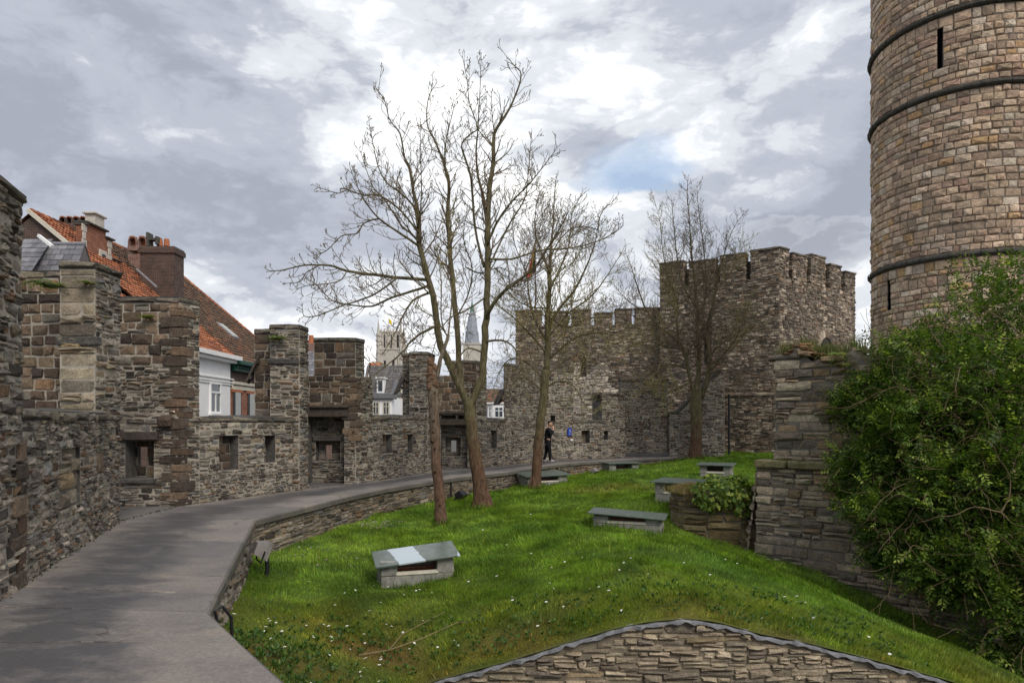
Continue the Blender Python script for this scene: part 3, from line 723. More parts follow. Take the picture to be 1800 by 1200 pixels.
block(m, [b0, b1, offp(b1, nE, .6), offp(b0, nE, .6)], GZ, 1.66, {0: [(FL, 1.66, 'rubble')]}, {0: [(.50, 1.05, .72, 1.32, .3, None, 'block')]})
wallpart(m, 'parapet')
m = MB()
block(m, [(4.25, 32.25), (5.48, 33.2), (5.48, 34.5), (4.95, 34.5), (3.85, 32.75)], GZ, 2.95, {0: [(FL, 2.95, 'rubble')], 1: [(FL, 2.95, 'rubble')]}, {0: [(.12, .42, .85, 1.3, .3, None, 'block')]})
mer8 = wallpart(m, 'merlon')
m = MB()
block(m, [(5.49, 34.5), (7.9, 34.5), (7.9, 35.1), (5.49, 35.1)], GZ, 3.78, {0: [(FL, 3.78, 'rubble')]}, {0: [(1.15, 1.5, 1.0, 1.5, .08, None, 'rubble')]})
wallpart(m, 'turret_wall')
# wooden hoarding shutters hung outside the crenels
def shutter(par, c, w, h, tilt, yaw):
    m = MB(); rot = Matrix.Rotation(yaw, 3, 'Z') @ Matrix.Rotation(tilt, 3, 'Y')
    for k in range(3): m.box(Vector(c)+rot @ Vector((0, (k-1)*w/3, 0)), (.06, w/3-.01, h), rot, m=0, bev=.01, jit=.006)
    for z in (-.3, .3): m.box(Vector(c)+rot @ Vector((.05, 0, z*h)), (.05, w, .09), rot, m=0, bev=.008)
    m.box(Vector(c)+rot @ Vector((.12, 0, -.10*h)), (.22, .06, .06), rot, m=0)
    m.build('shutter', M['wood'], par)
shutter(mer3, (-6.84, 18.05, 3.12), .8, .75, .42, .3)
shutter(mer5, (-3.93, 23.9, 3.05), .8, .75, .42, .3)
shutter(mer7, (-.52, 28.2, 2.75), .8, .7, .42, .3)
shutter(mer8, (4.10, 32.35, 2.85), .4, .4, -.5, .6)

# ------------------------------------------------------------------ stair wall by the gatehouse
st_root = thing('stair_wall', (9.2, 34.2, 0), 'sloping stone stair parapet at the far end of the path behind the right bare tree', 'stair wall')
m = MB(); pos, L = flat((7.9, 34.2), (10.65, 34.2))
def stop(u): return 2.12 if u < .42 else min(4.25, 2.12+(u-.42)*1.02)
us = [0, .42, L]
m.face([pos(0, -2, 0), pos(L, -2, 0), pos(L, stop(L), 0), pos(.42, stop(.42), 0), pos(0, stop(0), 0)])
lay(m, pos, L, -.4, stop, 'rubble')
pos2, L2 = flat((7.9, 35.2), (7.9, 34.2)); panel(m, pos2, L2, -2, 2.12, [], 0); lay(m, pos2, L2, FL, 2.12, 'rubble')
pos3, L3 = flat((10.65, 34.2), (10.65, 37.6)); panel(m, pos3, L3, -2, 4.25, [], 0); lay(m, pos3, L3, -.2, 4.25, 'rubble', lod=0)
m.face([(7.9, 34.2, 2.12), (8.32, 34.2, 2.12), (8.32, 35.2, 2.12), (7.9, 35.2, 2.12)]); m.face([(8.32, 34.2, 2.12), (10.41, 34.2, 4.25), (10.41, 35.2, 4.25), (8.32, 35.2, 2.12)])
m.face([(10.41, 34.2, 4.25), (10.65, 34.2, 4.25), (10.65, 37.6, 4.25), (10.41, 37.6, 4.25)])
m.build('wall', STM, st_root)
m = MB(); a = math.atan(1.02)
m.box((8.09, 34.42, 2.18), (.5, .55, .12), None, bev=.015, jit=.005)
for k in range(3):
    u = .42+(k+.5)*.68; m.box((7.9+u, 34.42, stop(u)+.07), (.94, .55, .12), Matrix.Rotation(-a, 3, 'Y'), bev=.015, jit=.005)
m.build('coping', M['cope'], st_root)
m = MB(); m.tube([(10.85, 34.12, -.3), (10.85, 34.12, 3.1)], [.055, .055], 8)
for z in (.4, 1.7, 2.9): m.tube([(10.85, 34.12, z), (10.85, 34.12, z+.09)], [.075, .075], 8)
m.box((10.85, 34.12, 1.74), (.3, .12, .06), None, bev=.01)
tag(m.build('downpipe', M['iron']), 'black downpipe on the wall beside the right bare tree', 'drainpipe')

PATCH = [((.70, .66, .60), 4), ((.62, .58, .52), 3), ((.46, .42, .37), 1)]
# ------------------------------------------------------------------ gatehouse
gh = thing('gatehouse', (12.5, 40, 0), 'big square stone gatehouse tower with battlements and lower wing behind the bare trees', 'castle tower')
GM = [M['mortar_dark'], M['stone_far'], M['rubble']]
C0, CL, CR, CB = (14.1, 36.0), (8.58, 39.6), (20.6, 41.0), (15.4, 45.6)
def ln(a, b): return math.dist(a, b)
m = MB(); ll, lr = ln(CL, C0), ln(C0, CR)
ua = 3.6
block(m, [CL, C0, CR, CB], GZ, 9.36, {0: [(-.6, 9.36, 'gate')], 1: [(-1.5, 9.36, 'gate')]}, {0: [(2.55, 3.0, 4.9, 6.5, .5, None, 'gate')], 1: [(4.05, 5.25, 4.4, 5.9, .14, None, 'gate')]}, capped=False, lod=0)
posL, _ = flat(CL, C0); posR, _ = flat(C0, CR)
# blind arch of voussoirs on the right face
for k in range(11):
    th = math.pi*(k+.5)/11; uc = 4.65+.78*math.cos(th); zc = 5.9+.78*math.sin(th)
    w, h = .11, .2; c, s_ = math.cos(th), math.sin(th)
    q = [(uc+c*a-s_*b, zc+s_*a+c*b) for a, b in ((-h, -w), (h, -w), (h, w), (-h, w))]
    vs = [posR(u, z, -.02) for u, z in q]+[posR(u, z, .11) for u, z in q]
    m.add(vs, [(0, 1, 5, 4), (1, 2, 6, 5), (2, 3, 7, 6), (3, 0, 4, 7), (4, 5, 6, 7)], pick(GATE), 1)
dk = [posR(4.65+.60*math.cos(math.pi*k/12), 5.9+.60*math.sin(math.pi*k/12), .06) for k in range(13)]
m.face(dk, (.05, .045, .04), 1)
# string course on the left face
for k in range(6):
    u0 = 3.0+k*.6; u1 = u0+.59
    vs = [posL(u, z, o) for u in (u0, u1) for z, o in ((3.1, 0), (3.12, .10), (3.22, .10), (3.28, 0))]
    m.add(vs, [(0, 4, 5, 1), (1, 5, 6, 2), (2, 6, 7, 3)], pick(GATE), 1)
m.build('tower', GM, gh)
def along(a, b, t): d = ln(a, b); return (a[0]+(b[0]-a[0])*t/d, a[1]+(b[1]-a[1])*t/d)
inL = Vector((.546, .838)); inR = Vector((-.61, .793))
def gmerlon(a, b, nin, zt, z0=9.363, th=.6, clad=(0, 1, 3)):
    m = MB(); p = [a, b, (b[0]+nin.x*th, b[1]+nin.y*th), (a[0]+nin.x*th, a[1]+nin.y*th)]
    block(m, p, z0, zt, {i: [(z0, zt, 'gate')] for i in clad}, lod=0, capped=False); cap(m, p, zt+.003, .1, .04, .04, 0)
    m.build('merlon', GM, gh)
kL = lambda t: along(C0, CL, t); kR = lambda t: along(C0, CR, t)
gmerlon(kL(1.46), C0, inL, 10.85); gmerlon(kR(.02), kR(.9), inR, 10.86)
gmerlon(kL(3.1), kL(1.76), inL, 10.78); gmerlon(kL(4.85), kL(3.42), inL, 10.66); gmerlon(kL(6.59), kL(5.2), inL, 10.8)
for a, b, z in ((1.34, 2.70, 10.75), (3.20, 4.70, 10.95), (5.30, 6.50, 10.7), (7.05, 8.2, 10.5)): gmerlon(kR(a), kR(b), inR, z)
for a, b, f, inn, z, h, ang in [(a, b, kR, inR, 9.95, 1.17, math.atan2(5, 6.5)) for a, b in ((.92, 1.32), (2.72, 3.18), (4.72, 5.28), (6.52, 7.03))]+[(a, b, kL, inL, 9.9, 1.07, -math.atan2(3.6, 5.52)) for a, b in ((1.46, 1.76), (3.1, 3.42), (4.85, 5.2))]:
    m = MB(); p, q = f(a), f(b); m.box(((p[0]+q[0])/2+inn.x*.4, (p[1]+q[1])/2+inn.y*.4, z), (b-a+.1, .08, h), Matrix.Rotation(ang, 3, 'Z')); m.build('shutter', M['wood'], gh)
WA, WB = (.24, 41.0), (8.9, 40.2); m = MB()
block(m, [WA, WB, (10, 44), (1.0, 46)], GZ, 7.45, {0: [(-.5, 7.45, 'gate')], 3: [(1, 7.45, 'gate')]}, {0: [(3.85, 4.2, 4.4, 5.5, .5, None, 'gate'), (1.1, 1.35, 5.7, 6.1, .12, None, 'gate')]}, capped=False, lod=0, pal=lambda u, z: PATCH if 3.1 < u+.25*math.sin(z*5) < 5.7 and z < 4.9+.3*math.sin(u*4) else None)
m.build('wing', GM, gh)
inW = Vector((.09, .995))
for a, b, z in ((0, 1.5, 8.3), (1.75, 3.1, 8.2), (3.35, 4.45, 8.3), (4.72, 5.7, 8.1), (5.93, 6.85, 8.3), (7.1, 8.65, 8.35)): gmerlon(along(WA, WB, a), along(WA, WB, b), inW, z, 7.453)
# flag on the wing
fp = thing('flagpole', (1.45, 42.5, 7.4), 'flagpole with a drooping black yellow and red flag above the gatehouse wing', 'flag')
m = MB(); m.tube([(1.45, 42.5, 6.0), (1.45, 42.5, 13.0)], [.05, .03], 8); m.build('pole', M['iron'], fp)
m = MB()
FC = [(.012, .012, .014), (.62, .42, .02), (.55, .02, .03)]
nz_ = 14; cols = 9
for i in range(nz_):
    for j in range(cols):
        def fpnt(i, j):
            t = i/nz_; w = .10+.75*t**1.3*(1-.25*(t > .9)); s_ = j/cols
            return (1.42-w*s_*.75, 42.5+.13*math.sin(s_*9+t*3)*t, 12.7-1.7*t-.6*s_*t)
        m.face([fpnt(i, j), fpnt(i, j+1), fpnt(i+1, j+1), fpnt(i+1, j)], FC[j//3])
m.build('flag_cloth', m_simple('flag_cloth', None, .8, .15, 4, .1, use_attr=True), fp, smooth=True)

# ------------------------------------------------------------------ round keep tower
KC = Vector((15.0, 22.69)); KR = 2.69
kt = thing('round_tower', (KC.x, KC.y, -3), 'tall round tower of tan squared stone with dark string courses at the right', 'castle tower')
def kpos(u, z, off): a = u/KR; return (KC.x+(KR+off)*math.cos(a), KC.y+(KR+off)*math.sin(a), z)
def kang(px):
    t = (px-900)/1200; D = Vector((t, 1)).normalized(); b = D.dot(KC); disc = b*b-(KC.length_squared-KR*KR)
    h = D*(b-math.sqrt(disc)); return math.atan2(h.y-KC.y, h.x-KC.x) % (2*math.pi), h.y
LC = 2*math.pi*KR; kh = []
for px, w, ya, yb in ((1652.5, .15, 50, 121), (1563, .15, 493, 545), (1757, .15, 474, 515)):
    a, Y = kang(px); kh.append((a*KR-w/2, a*KR+w/2, Z_at(yb, Y), Z_at(ya, Y), .4))
m = MB()
us = sorted(set([LC*i/128 for i in range(129)]+[h[0] for h in kh]+[h[1] for h in kh])); zs = sorted(set([-4, 20.0]+[h[2] for h in kh]+[h[3] for h in kh]))
for a, b in zip(us[:-1], us[1:]):
    for c, d in zip(zs[:-1], zs[1:]):
        if any(h[0]-1e-6 < (a+b)/2 < h[1]+1e-6 and h[2] < (c+d)/2 < h[3] for h in kh): continue
        m.face([kpos(a, c, 0), kpos(b, c, 0), kpos(b, d, 0), kpos(a, d, 0)])
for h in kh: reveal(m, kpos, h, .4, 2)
SZ = (6.76, 11.75, 14.15)
zz = [-2.0]+list(SZ)+[20.0]
for a, b in zip(zz[:-1], zz[1:]): lay(m, kpos, LC, a+(.1 if a > 0 else 0), b-(.1 if b < 20 else 0), 'keep', [h[:4] for h in kh], 1, .004)
m.build('wall', [m_simple('tower_mortar', (.20, .165, .13), .95, .4, 5, .7, .02), M['stone_tower'], M['iron']], kt)
for z in SZ:
    m = MB(); prof = [(0, -.085), (.09, -.075), (.135, -.03), (.135, .035), (.05, .08), (0, .085)]; n = 44
    for i in range(n):
        jo, jz, c = jit(.012), jit(.008), R.uniform(.75, 1.3)
        for q in range(3):
            a, b = LC*(i+q/3)/n+(.006 if q == 0 else 0), LC*(i+(q+1)/3)/n-(.006 if q == 2 else 0)
            for (o0, z0), (o1, z1) in zip(prof[:-1], prof[1:]):
                e = lambda o: o+jo if o > 0 else -.01
                m.face([kpos(a, z+z0+jz, e(o0)), kpos(b, z+z0+jz, e(o0)), kpos(b, z+z1+jz, e(o1)), kpos(a, z+z1+jz, e(o1))], (.075, .07, .062))
    m.build('string_course', M['cope'], kt)
# ------------------------------------------------------------------ lawn
LCTL = [(-2.0, 4.7, -.75), (-2.9, 6.5, -.42), (-3.3, 8, -.58), (-3.9, 10, -.76), (-4.6, 12.3, -.70), (-3.9, 16, -.70), (-2.4, 20.4, -.64), (-.1, 24, -.66), (2.4, 28.6, -.56), (5, 30.9, -.38), (7.8, 33.0, -.25),
        (-.97, 8.05, -1.24), (0, 8.05, -.965), (1, 8.05, -.655), (2.07, 8.05, -.495), (3, 8.05, -.65), (4, 8.05, -.90), (5.07, 8.05, -1.19), (6.5, 8.05, -1.68), (8.5, 8.05, -2.3), (.5, 8.05, -.82), (1.5, 8.05, -.555), (2.5, 8.05, -.55),
        (-1.0, 5.0, -1.5), (-1.75, 12.1, -1.0), (-1.7, 16.4, -.75), (-.77, 18.6, -.6), (.88, 22.8, -.50), (9.0, 33.4, -.15), (2.47, 14.8, -.52), (4.0, 17.1, -.28), (6.5, 21.6, -.05), (4.5, 28.7, -.38),
        (14.1, 35.8, -.05), (11, 37, 0), (8.5, 34, -.2), (1.5, 16, -.48), (3.2, 20, -.25), (2, 12, -.42), (1.8, 10, -.44), (0, 10, -.80), (4, 10, -.80), (5, 26, -.2), (7.5, 30, -.12), (9, 26, 0), (11, 30, 0),
        (3.75, 15.5, -.68), (5.1, 15.2, -1.05), (5.15, 14.6, -1.1), (6.97, 12.9, -1.6), (6.33, 9.5, -1.46), (5.87, 11, -1.36), (7.6, 10, -2.1), (9, 12, -2.6), (8.6, 9, -2.4), (9, 18, -.8), (7.5, 16, -1.3), (12, 25, -.2), (4.2, 12.6, -.72)]
ctl = np.array(LCTL)
D = np.linalg.norm(ctl[:, None, :2]-ctl[None, :, :2], axis=2)
lw_ = np.linalg.solve(np.vstack([np.hstack([np.sqrt(D**2+.3)+np.eye(len(ctl))*.02, np.ones((len(ctl), 1))]), np.hstack([np.ones((1, len(ctl))), [[0]]])]), np.append(ctl[:, 2], 0))
GP = [(-3.0, -2.3), (-2, -1.78), (-.97, -1.29), (0, -1.03), (.73, -.80), (1.2, -.66), (1.6, -.58), (2.07, -.545), (2.4, -.585), (2.87, -.72), (3.4, -.82), (4.0, -.97), (4.67, -1.15), (5.07, -1.26), (6.5, -1.75), (8.9, -2.5)]
def lawn_z(x, y):
    x = np.asarray(x, float); y = np.asarray(y, float); sh = x.shape
    d = np.sqrt((x.reshape(-1, 1)-ctl[:, 0])**2+(y.reshape(-1, 1)-ctl[:, 1])**2+.3)
    z = d @ lw_[:-1]+lw_[-1]
    xf, yf = x.ravel(), y.ravel()
    z = z+.030*np.sin(xf*2.3+yf*1.1)*np.sin(yf*1.9-xf*.7)+.014*np.sin(xf*6.1+1)*np.sin(yf*5.3)
    # along the front the turf meets the curved top of the gable wall
    gz = np.interp(xf, [p[0] for p in GP], [p[1] for p in GP])+.035
    k = np.clip((9.4-yf)/1.35, 0, 1)*np.clip((xf+1.15)/.3, 0, 1); k = k*k*(3-2*k)
    z = z*(1-k)+gz*k
    return z.reshape(sh)
def LZ(x, y): return float(lawn_z(np.array([x]), np.array([y]))[0])
LAWN_E = [(RP[i][0]-.04, RP[i][1]) for i in range(2, len(RP))]
LAWN = [(-1.0, 4.05)]+LAWN_E+[(8.0, 34.25), (10.7, 34.25), (11.2, 37.8), (14.1, 35.95), (16.5, 37.7), (15.5, 30), (12.5, 22.5), (9.3, 18), (9.0, 12), (8.9, 7.93), (-1.0, 7.93)]
def inpoly(x, y, poly):
    r = np.zeros(x.shape, bool); n = len(poly)
    for i in range(n):
        (x0, y0), (x1, y1) = poly[i], poly[(i+1) % n]
        c = ((y0 > y) != (y1 > y))
        with np.errstate(divide='ignore', invalid='ignore'): r ^= c & (x < (x1-x0)*(y-y0)/(y1-y0+1e-12)+x0)
    return r
xs = np.arange(-5.2, 16.8, .15); ys = np.arange(4.05, 38.2, .15)
GX, GY = np.meshgrid(xs, ys); GZ_ = lawn_z(GX, GY)
cxm, cym = (GX[:-1, :-1]+.075), (GY[:-1, :-1]+.075)
LAWN_W = [(-1.0, 4.05)]+[(x-.35, y) for x, y in LAWN_E]+LAWN[1+len(LAWN_E):]
keep = inpoly(cxm, cym, LAWN_W)
idx = np.arange(GX.size).reshape(GX.shape)
F = np.stack([idx[:-1, :-1], idx[:-1, 1:], idx[1:, 1:], idx[1:, :-1]], -1)[keep]
V = np.stack([GX.ravel(), GY.ravel(), GZ_.ravel()], 1)
used, inv = np.unique(F.ravel(), return_inverse=True); V = V[used]; F = inv.reshape(-1, 4)
def vnoise(x, y, s, seed=0.0):
    """cheap smooth value noise in numpy, 0..1"""
    X, Y = x*s+seed*17.3, y*s-seed*9.1; xi, yi = np.floor(X), np.floor(Y); fx, fy = X-xi, Y-yi; fx = fx*fx*(3-2*fx); fy = fy*fy*(3-2*fy)
    h = lambda a, b: np.modf(np.abs(np.sin(a*127.1+b*311.7+seed*74.7)*43758.5453))[0]
    return (h(xi, yi)*(1-fx)+h(xi+1, yi)*fx)*(1-fy)+(h(xi, yi+1)*(1-fx)+h(xi+1, yi+1)*fx)*fy
def moss(x, y):
    """where the turf is yellow and mossy: along the gable top, at lower left, and a patch near the far crest; 0..1"""
    front = np.clip(1-(y-8.0)/(1.9+.8*vnoise(x, y, .7, 3)), 0, 1)
    left = np.exp(-(((x+1.6)/1.5)**2+((y-8.6)/2.2)**2))*.75
    far = np.exp(-(((x-3.0)/1.4)**2+((y-20.5)/1.3)**2))*.9
    return np.clip(front*.75+left*.8+far*.8, 0, 1)*np.clip(.15+.95*vnoise(x, y, 1.7, 5), 0, 1)
def turf_col(x, y, n):
    g1 = np.array([.105, .195, .020]); g2 = np.array([.185, .285, .030]); g3 = np.array([.058, .128, .018]); ye = np.array([.28, .24, .035]); br = np.array([.21, .150, .05])
    a = vnoise(x, y, .55, 1)[:, None]; b = vnoise(x, y, 1.9, 2)[:, None]; mo = moss(x, y)[:, None]
    c = g1*(1-a)+g2*a; c = c*(1-.65*np.clip(b*2-1.0, 0, 1))+g3*.65*np.clip(b*2-1.0, 0, 1)
    k = vnoise(x, y, 2.7, 8)[:, None]
    c = c*(1-mo)+(ye*k+br*(1-k))*mo
    return c
def m_turf():
    t = NT('turf'); n = t.noise(2.2, 6, .65); n2 = t.noise(30, 3, .6); c = t.attr()
    return t.out(t.mix(1, c, t.ramp(n, [(.3, .5), (.7, .85)]), 'MULTIPLY'), .95, t.math('ADD', n, n2), .05, .8)
fc = V[F].mean(axis=1)
tag(np_mesh('lawn', V, F, turf_col(fc[:, 0], fc[:, 1], 0)*.8, m_turf(), smooth=True), kind='structure')
def blades(n, ylo, yhi, hmin, hmax, w, name):
    x = NP.uniform(-5, 16.5, n*3); y = NP.uniform(ylo, yhi, n*3)
    ok = inpoly(x, y, LAWN) & ~((x > -1.0) & (y < 8.03)) & (np.abs(x) < y*.80+.5)
    # bare worn patches and scraggly ground at the foot of the near wall
    th = vnoise(x, y, 1.3, 4)*.6+.4*vnoise(x, y, 4, 6)
    ok &= th+NP.uniform(-.25, .25, n*3) > .22
    x, y = x[ok][:n], y[ok][:n]; k = len(x); z = lawn_z(x, y)
    tall = .55+.9*vnoise(x, y, .9, 7)*vnoise(x, y, 3.1, 9)*2; mo = moss(x, y)
    edge = np.clip((x-3.6)/2, 0, 1)
    h = NP.uniform(hmin, hmax, k)*tall*(1-.45*mo)*(1+.25*edge); a = NP.uniform(0, 2*np.pi, k); ln_ = NP.uniform(.15, .85, k)*h
    lean = NP.uniform(0, 2*np.pi, k)*.5+vnoise(x, y, .8, 12)*6
    dx, dy = np.cos(a)*w*NP.uniform(.6, 1.3, k), np.sin(a)*w*NP.uniform(.6, 1.3, k); lx, ly = np.cos(lean)*ln_, np.sin(lean)*ln_
    base = np.stack([x, y, z-.012], 1)
    v0 = base+np.stack([-dx, -dy, 0*x], 1); v1 = base+np.stack([dx, dy, 0*x], 1)
    mid = base+np.stack([lx*.35, ly*.35, h*.6], 1)
    v2 = mid+np.stack([dx*.75, dy*.75, 0*x], 1); v3 = mid+np.stack([-dx*.75, -dy*.75, 0*x], 1); v4 = base+np.stack([lx, ly, h], 1)
    VV = np.stack([v0, v1, v2, v3, v4], 1).reshape(-1, 3); i = np.arange(k)[:, None]*5
    FF = np.concatenate([i+np.array([[0, 1, 2]]), i+np.array([[0, 2, 3]]), i+np.array([[3, 2, 4]])], 0)
    clump = .62+.76*vnoise(x, y, 3.3, 21)*(.5+vnoise(x, y, 9.0, 22))
    c = turf_col(x, y, 1)*NP.uniform(.65, 1.4, (k, 1))*clump[:, None]*1.12*np.where(NP.random((k, 1)) < .07, np.array([[2.0, 1.35, 1.6]]), 1.0)
    return VV, FF, np.concatenate([c, c, c], 0)
def ring(cx, cy, rx, ry, rot, n, hlo, hhi):
    a = NP.uniform(0, 2*np.pi, n); r = 1+np.abs(NP.normal(0, .16, n)); q = np.maximum(np.abs(np.cos(a)), np.abs(np.sin(a)))**.6
    lx, ly = np.cos(a)*rx*r/q, np.sin(a)*ry*r/q; x, y = cx+lx*math.cos(rot)-ly*math.sin(rot), cy+lx*math.sin(rot)+ly*math.cos(rot)
    return np.stack([x, y, lawn_z(x, y)-.01], 1), hlo, hhi
def edge_blades():
    out = []
    for p, lo, hi in ([ring(X_at(775, 16.4), 16.4, .17, .17, 0, 260, .08, .24), ring(X_at(849, 18.6), 18.6, .36, .36, 0, 420, .08, .24), ring(X_at(941, 22.8), 22.8, .24, .24, 0, 260, .1, .26), ring(X_at(1221, 33), 33, .34, .34, 0, 260, .12, .3),
                       ring(X_at(730, 11.9), 11.9, .70, .36, .28, 520, .06, .2), ring(2.5, 14.7, .80, .36, -.3, 520, .08, .22), ring(4.25, 17.3, .60, .42, -.55, 420, .08, .2), ring(6.5, 21.7, .55, .42, -.42, 320, .08, .2), ring(4.55, 28.7, .78, .42, .35, 320, .08, .24), ring(1.1, 24.3, .88, .42, .45, 420, .08, .22)]):
        k = len(p); h = NP.uniform(lo, hi, k); a = NP.uniform(0, 2*np.pi, k); la = NP.uniform(0, 2*np.pi, k); l = NP.uniform(.1, .7, k)*h; w = .0042+.0005*np.maximum(0, p[:, 1]-10)
        d = np.stack([np.cos(a)*w, np.sin(a)*w, 0*a], 1); tip = p+np.stack([np.cos(la)*l, np.sin(la)*l, h], 1); mid = p+np.stack([np.cos(la)*l*.3, np.sin(la)*l*.3, h*.6], 1)
        V_ = np.stack([p-d, p+d, mid+d*.8, mid-d*.8, tip], 1).reshape(-1, 3); i = np.arange(k)[:, None]*5
        F_ = np.concatenate([i+np.array([[0, 1, 2]]), i+np.array([[0, 2, 3]]), i+np.array([[3, 2, 4]])]); c = turf_col(p[:, 0], p[:, 1], 1)*NP.uniform(.5, 1.1, (k, 1)); out.append((V_, F_, np.concatenate([c, c, c])))
    return out
parts = edge_blades()+[blades(180000, 4.1, 11.5, .03, .082, .0040, 'a'), blades(180000, 11.5, 19, .04, .10, .0062, 'b'), blades(120000, 19, 37.5, .05, .115, .010, 'c')]
o = 0; VV = []; FF = []; CC = []
for v, f, c in parts: VV.append(v); FF.append(f+o); CC.append(c); o += len(v)
tag(np_mesh('grass', np.concatenate(VV), np.concatenate(FF), np.concatenate(CC), M['blade']), 'short green grass covering the rounded mound', 'grass', kind='stuff')

# broad-leaved weeds, clover and dead stalks in the turf, one mass
def leaf_sprays(pts, nrm_up, size, per, cols, spread=1.0, rngseed=1, lift=.0):
    """little rosettes of pointed leaves at pts"""
    rg = np.random.default_rng(rngseed); n = len(pts); k = n*per
    p = np.repeat(pts, per, 0); a = rg.uniform(0, 2*np.pi, k); e = rg.uniform(.15, 1.1, k); s = size*rg.uniform(.6, 1.3, k)
    d = np.stack([np.cos(a)*np.cos(e), np.sin(a)*np.cos(e), np.sin(e)], 1); sd_ = np.stack([-np.sin(a), np.cos(a), 0*a], 1)
    up = np.cross(d, sd_)*-1
    v0 = p; v1 = p+d*s[:, None]*.5+sd_*s[:, None]*.24; v2 = p+d*s[:, None]-up*s[:, None]*.12; v3 = p+d*s[:, None]*.5-sd_*s[:, None]*.24
    V_ = np.stack([v0, v1, v2, v3], 1).reshape(-1, 3); F_ = np.arange(k*4).reshape(-1, 4)
    c = np.array(cols)[rg.integers(0, len(cols), k)]*rg.uniform(.7, 1.3, (k, 1))
    return V_, F_, c
wx = np.concatenate([NP.normal(-2.4, .5, 260), NP.uniform(-2.5, 5, 500), NP.normal(-1.9, .35, 160), NP.normal(-2.75, .3, 150)]); wy = np.concatenate([NP.normal(7.2, .9, 260), NP.uniform(8.1, 9.6, 500), NP.normal(5.8, .5, 160), NP.normal(6.9, .4, 150)])
ok = inpoly(wx, wy, LAWN) & ~((wx > -1) & (wy < 8.15)); wx, wy = wx[ok], wy[ok]
WP = np.stack([wx, wy, lawn_z(wx, wy)+.02+np.abs(NP.normal(0, .035, len(wx)))], 1)
v, f, c = leaf_sprays(WP, None, .055, 7, [(.05, .12, .02), (.08, .16, .02), (.12, .16, .03), (.035, .08, .02)], rngseed=3)
tag(np_mesh('weeds', v, f, c, M['leaf']), 'low leafy weeds and clover in the grass along the wall tops', 'weeds', kind='stuff')

# stretch of small stones and chips in bare spots at the wall foot
m = MB()
for (cx, cy, sx, sy, n) in ((-2.15, 5.75, .22, .25, 190), (-3.55, 16.6, .45, .30, 160), (-3.6, 13.2, .5, .5, 40)):
    for _ in range(n):
        x, y = R.gauss(cx, sx), R.gauss(cy, sy)
        s = R.uniform(.012, .036); k = R.uniform(.6, 1.3)
        m.box((x, y, LZ(x, y)+s*.3), (s*1.4, s, s*.8), Matrix.Rotation(R.uniform(0, 6), 3, 'Z'), (.30*k, .26*k, .22*k), 0, s*.2, s*.1)
tag(m.build('gravel', m_simple('chips', None, .9, .2, 30, .2, use_attr=True)), 'pale stone chips in bare spots at the foot of the path wall', 'gravel', kind='stuff')

# daisies
def daisy_mesh():
    m = MB(); n = 9
    m.tube([(0, 0, -.05), (.004, 0, .04), (0, 0, .075)], [.002]*3, 4, (.06, .13, .02), 1)
    for i in range(n):
        a = 2*math.pi*i/n; r = .021; w = .35
        m.face([(0, 0, .075), (r*.7*math.cos(a-w), r*.7*math.sin(a-w), .079), (r*math.cos(a), r*math.sin(a), .077), (r*.7*math.cos(a+w), r*.7*math.sin(a+w), .079)], (.80, .80, .78), 0)
    m.add([(.006*math.cos(k), .006*math.sin(k), .080) for k in range(6)]+[(0, 0, .084)], [(i, (i+1) % 6, 6) for i in range(6)], (.6, .42, .03), 0)
    return m
d0 = daisy_mesh().build('daisy', [m_simple('petal', None, .7, .05, 9, 0, use_attr=True), M['blade']])
tag(d0, 'small white daisy flower in the green grass', 'daisy', 'daisies scattered over the grass')
spots = []
DPX = [(655, 1010), (700, 985), (1005, 1015), (1217, 1011), (1122, 1018)]
for (cx, cy, sx, sy, n) in ((-2.2, 8.6, .55, .9, 46), (-2.6, 11.2, .8, .8, 22), (-1.2, 8.7, .5, .4, 8), (1.5, 9.4, 1.2, .7, 22), (.4, 11.3, 1.6, 1.5, 14), (3.6, 9.0, .6, .6, 10), (-.5, 15.0, .9, 1.5, 8), (3.3, 11.5, .8, 1.0, 8)):
    for _ in range(n): spots.append((R.gauss(cx, sx), R.gauss(cy, sy)))
sx = np.array([s[0] for s in spots]); sy = np.array([s[1] for s in spots]); ok = inpoly(sx, sy, LAWN) & ~((sx > -1) & (sy < 8.2))
first = True
for x, y in zip(sx[ok], sy[ok]):
    o = d0 if first else d0.copy()
    if not first: col.objects.link(o)
    first = False
    o.location = (x, y, LZ(x, y)); o.rotation_euler = (R.uniform(-.35, .55), R.uniform(-.35, .35), R.uniform(0, 6)); k = R.uniform(.7, 1.15); o.scale = (k, k, k)

# fallen twig
m = MB()
pa = [(-1.85, 8.25), (-1.55, 8.65), (-1.2, 9.0), (-.75, 9.35), (-.55, 9.25)]
m.tube([(x, y, LZ(x, y)+.05) for x, y in pa], [.008, .007, .006, .005, .003], 5, (.2, .15, .1))
m.tube([(-1.55, 8.65, LZ(-1.55, 8.65)+.06), (-1.45, 9.05, LZ(-1.45, 9.05)+.07), (-.95, 9.7, LZ(-.95, 9.7)+.06)], [.006, .005, .003], 5)
tag(m.build('fallen_twig', m_simple('dry_twig', (.24, .17, .10), .9, .3, 20, .3)), 'thin dry branch lying on the grass near the curved wall top', 'twig')

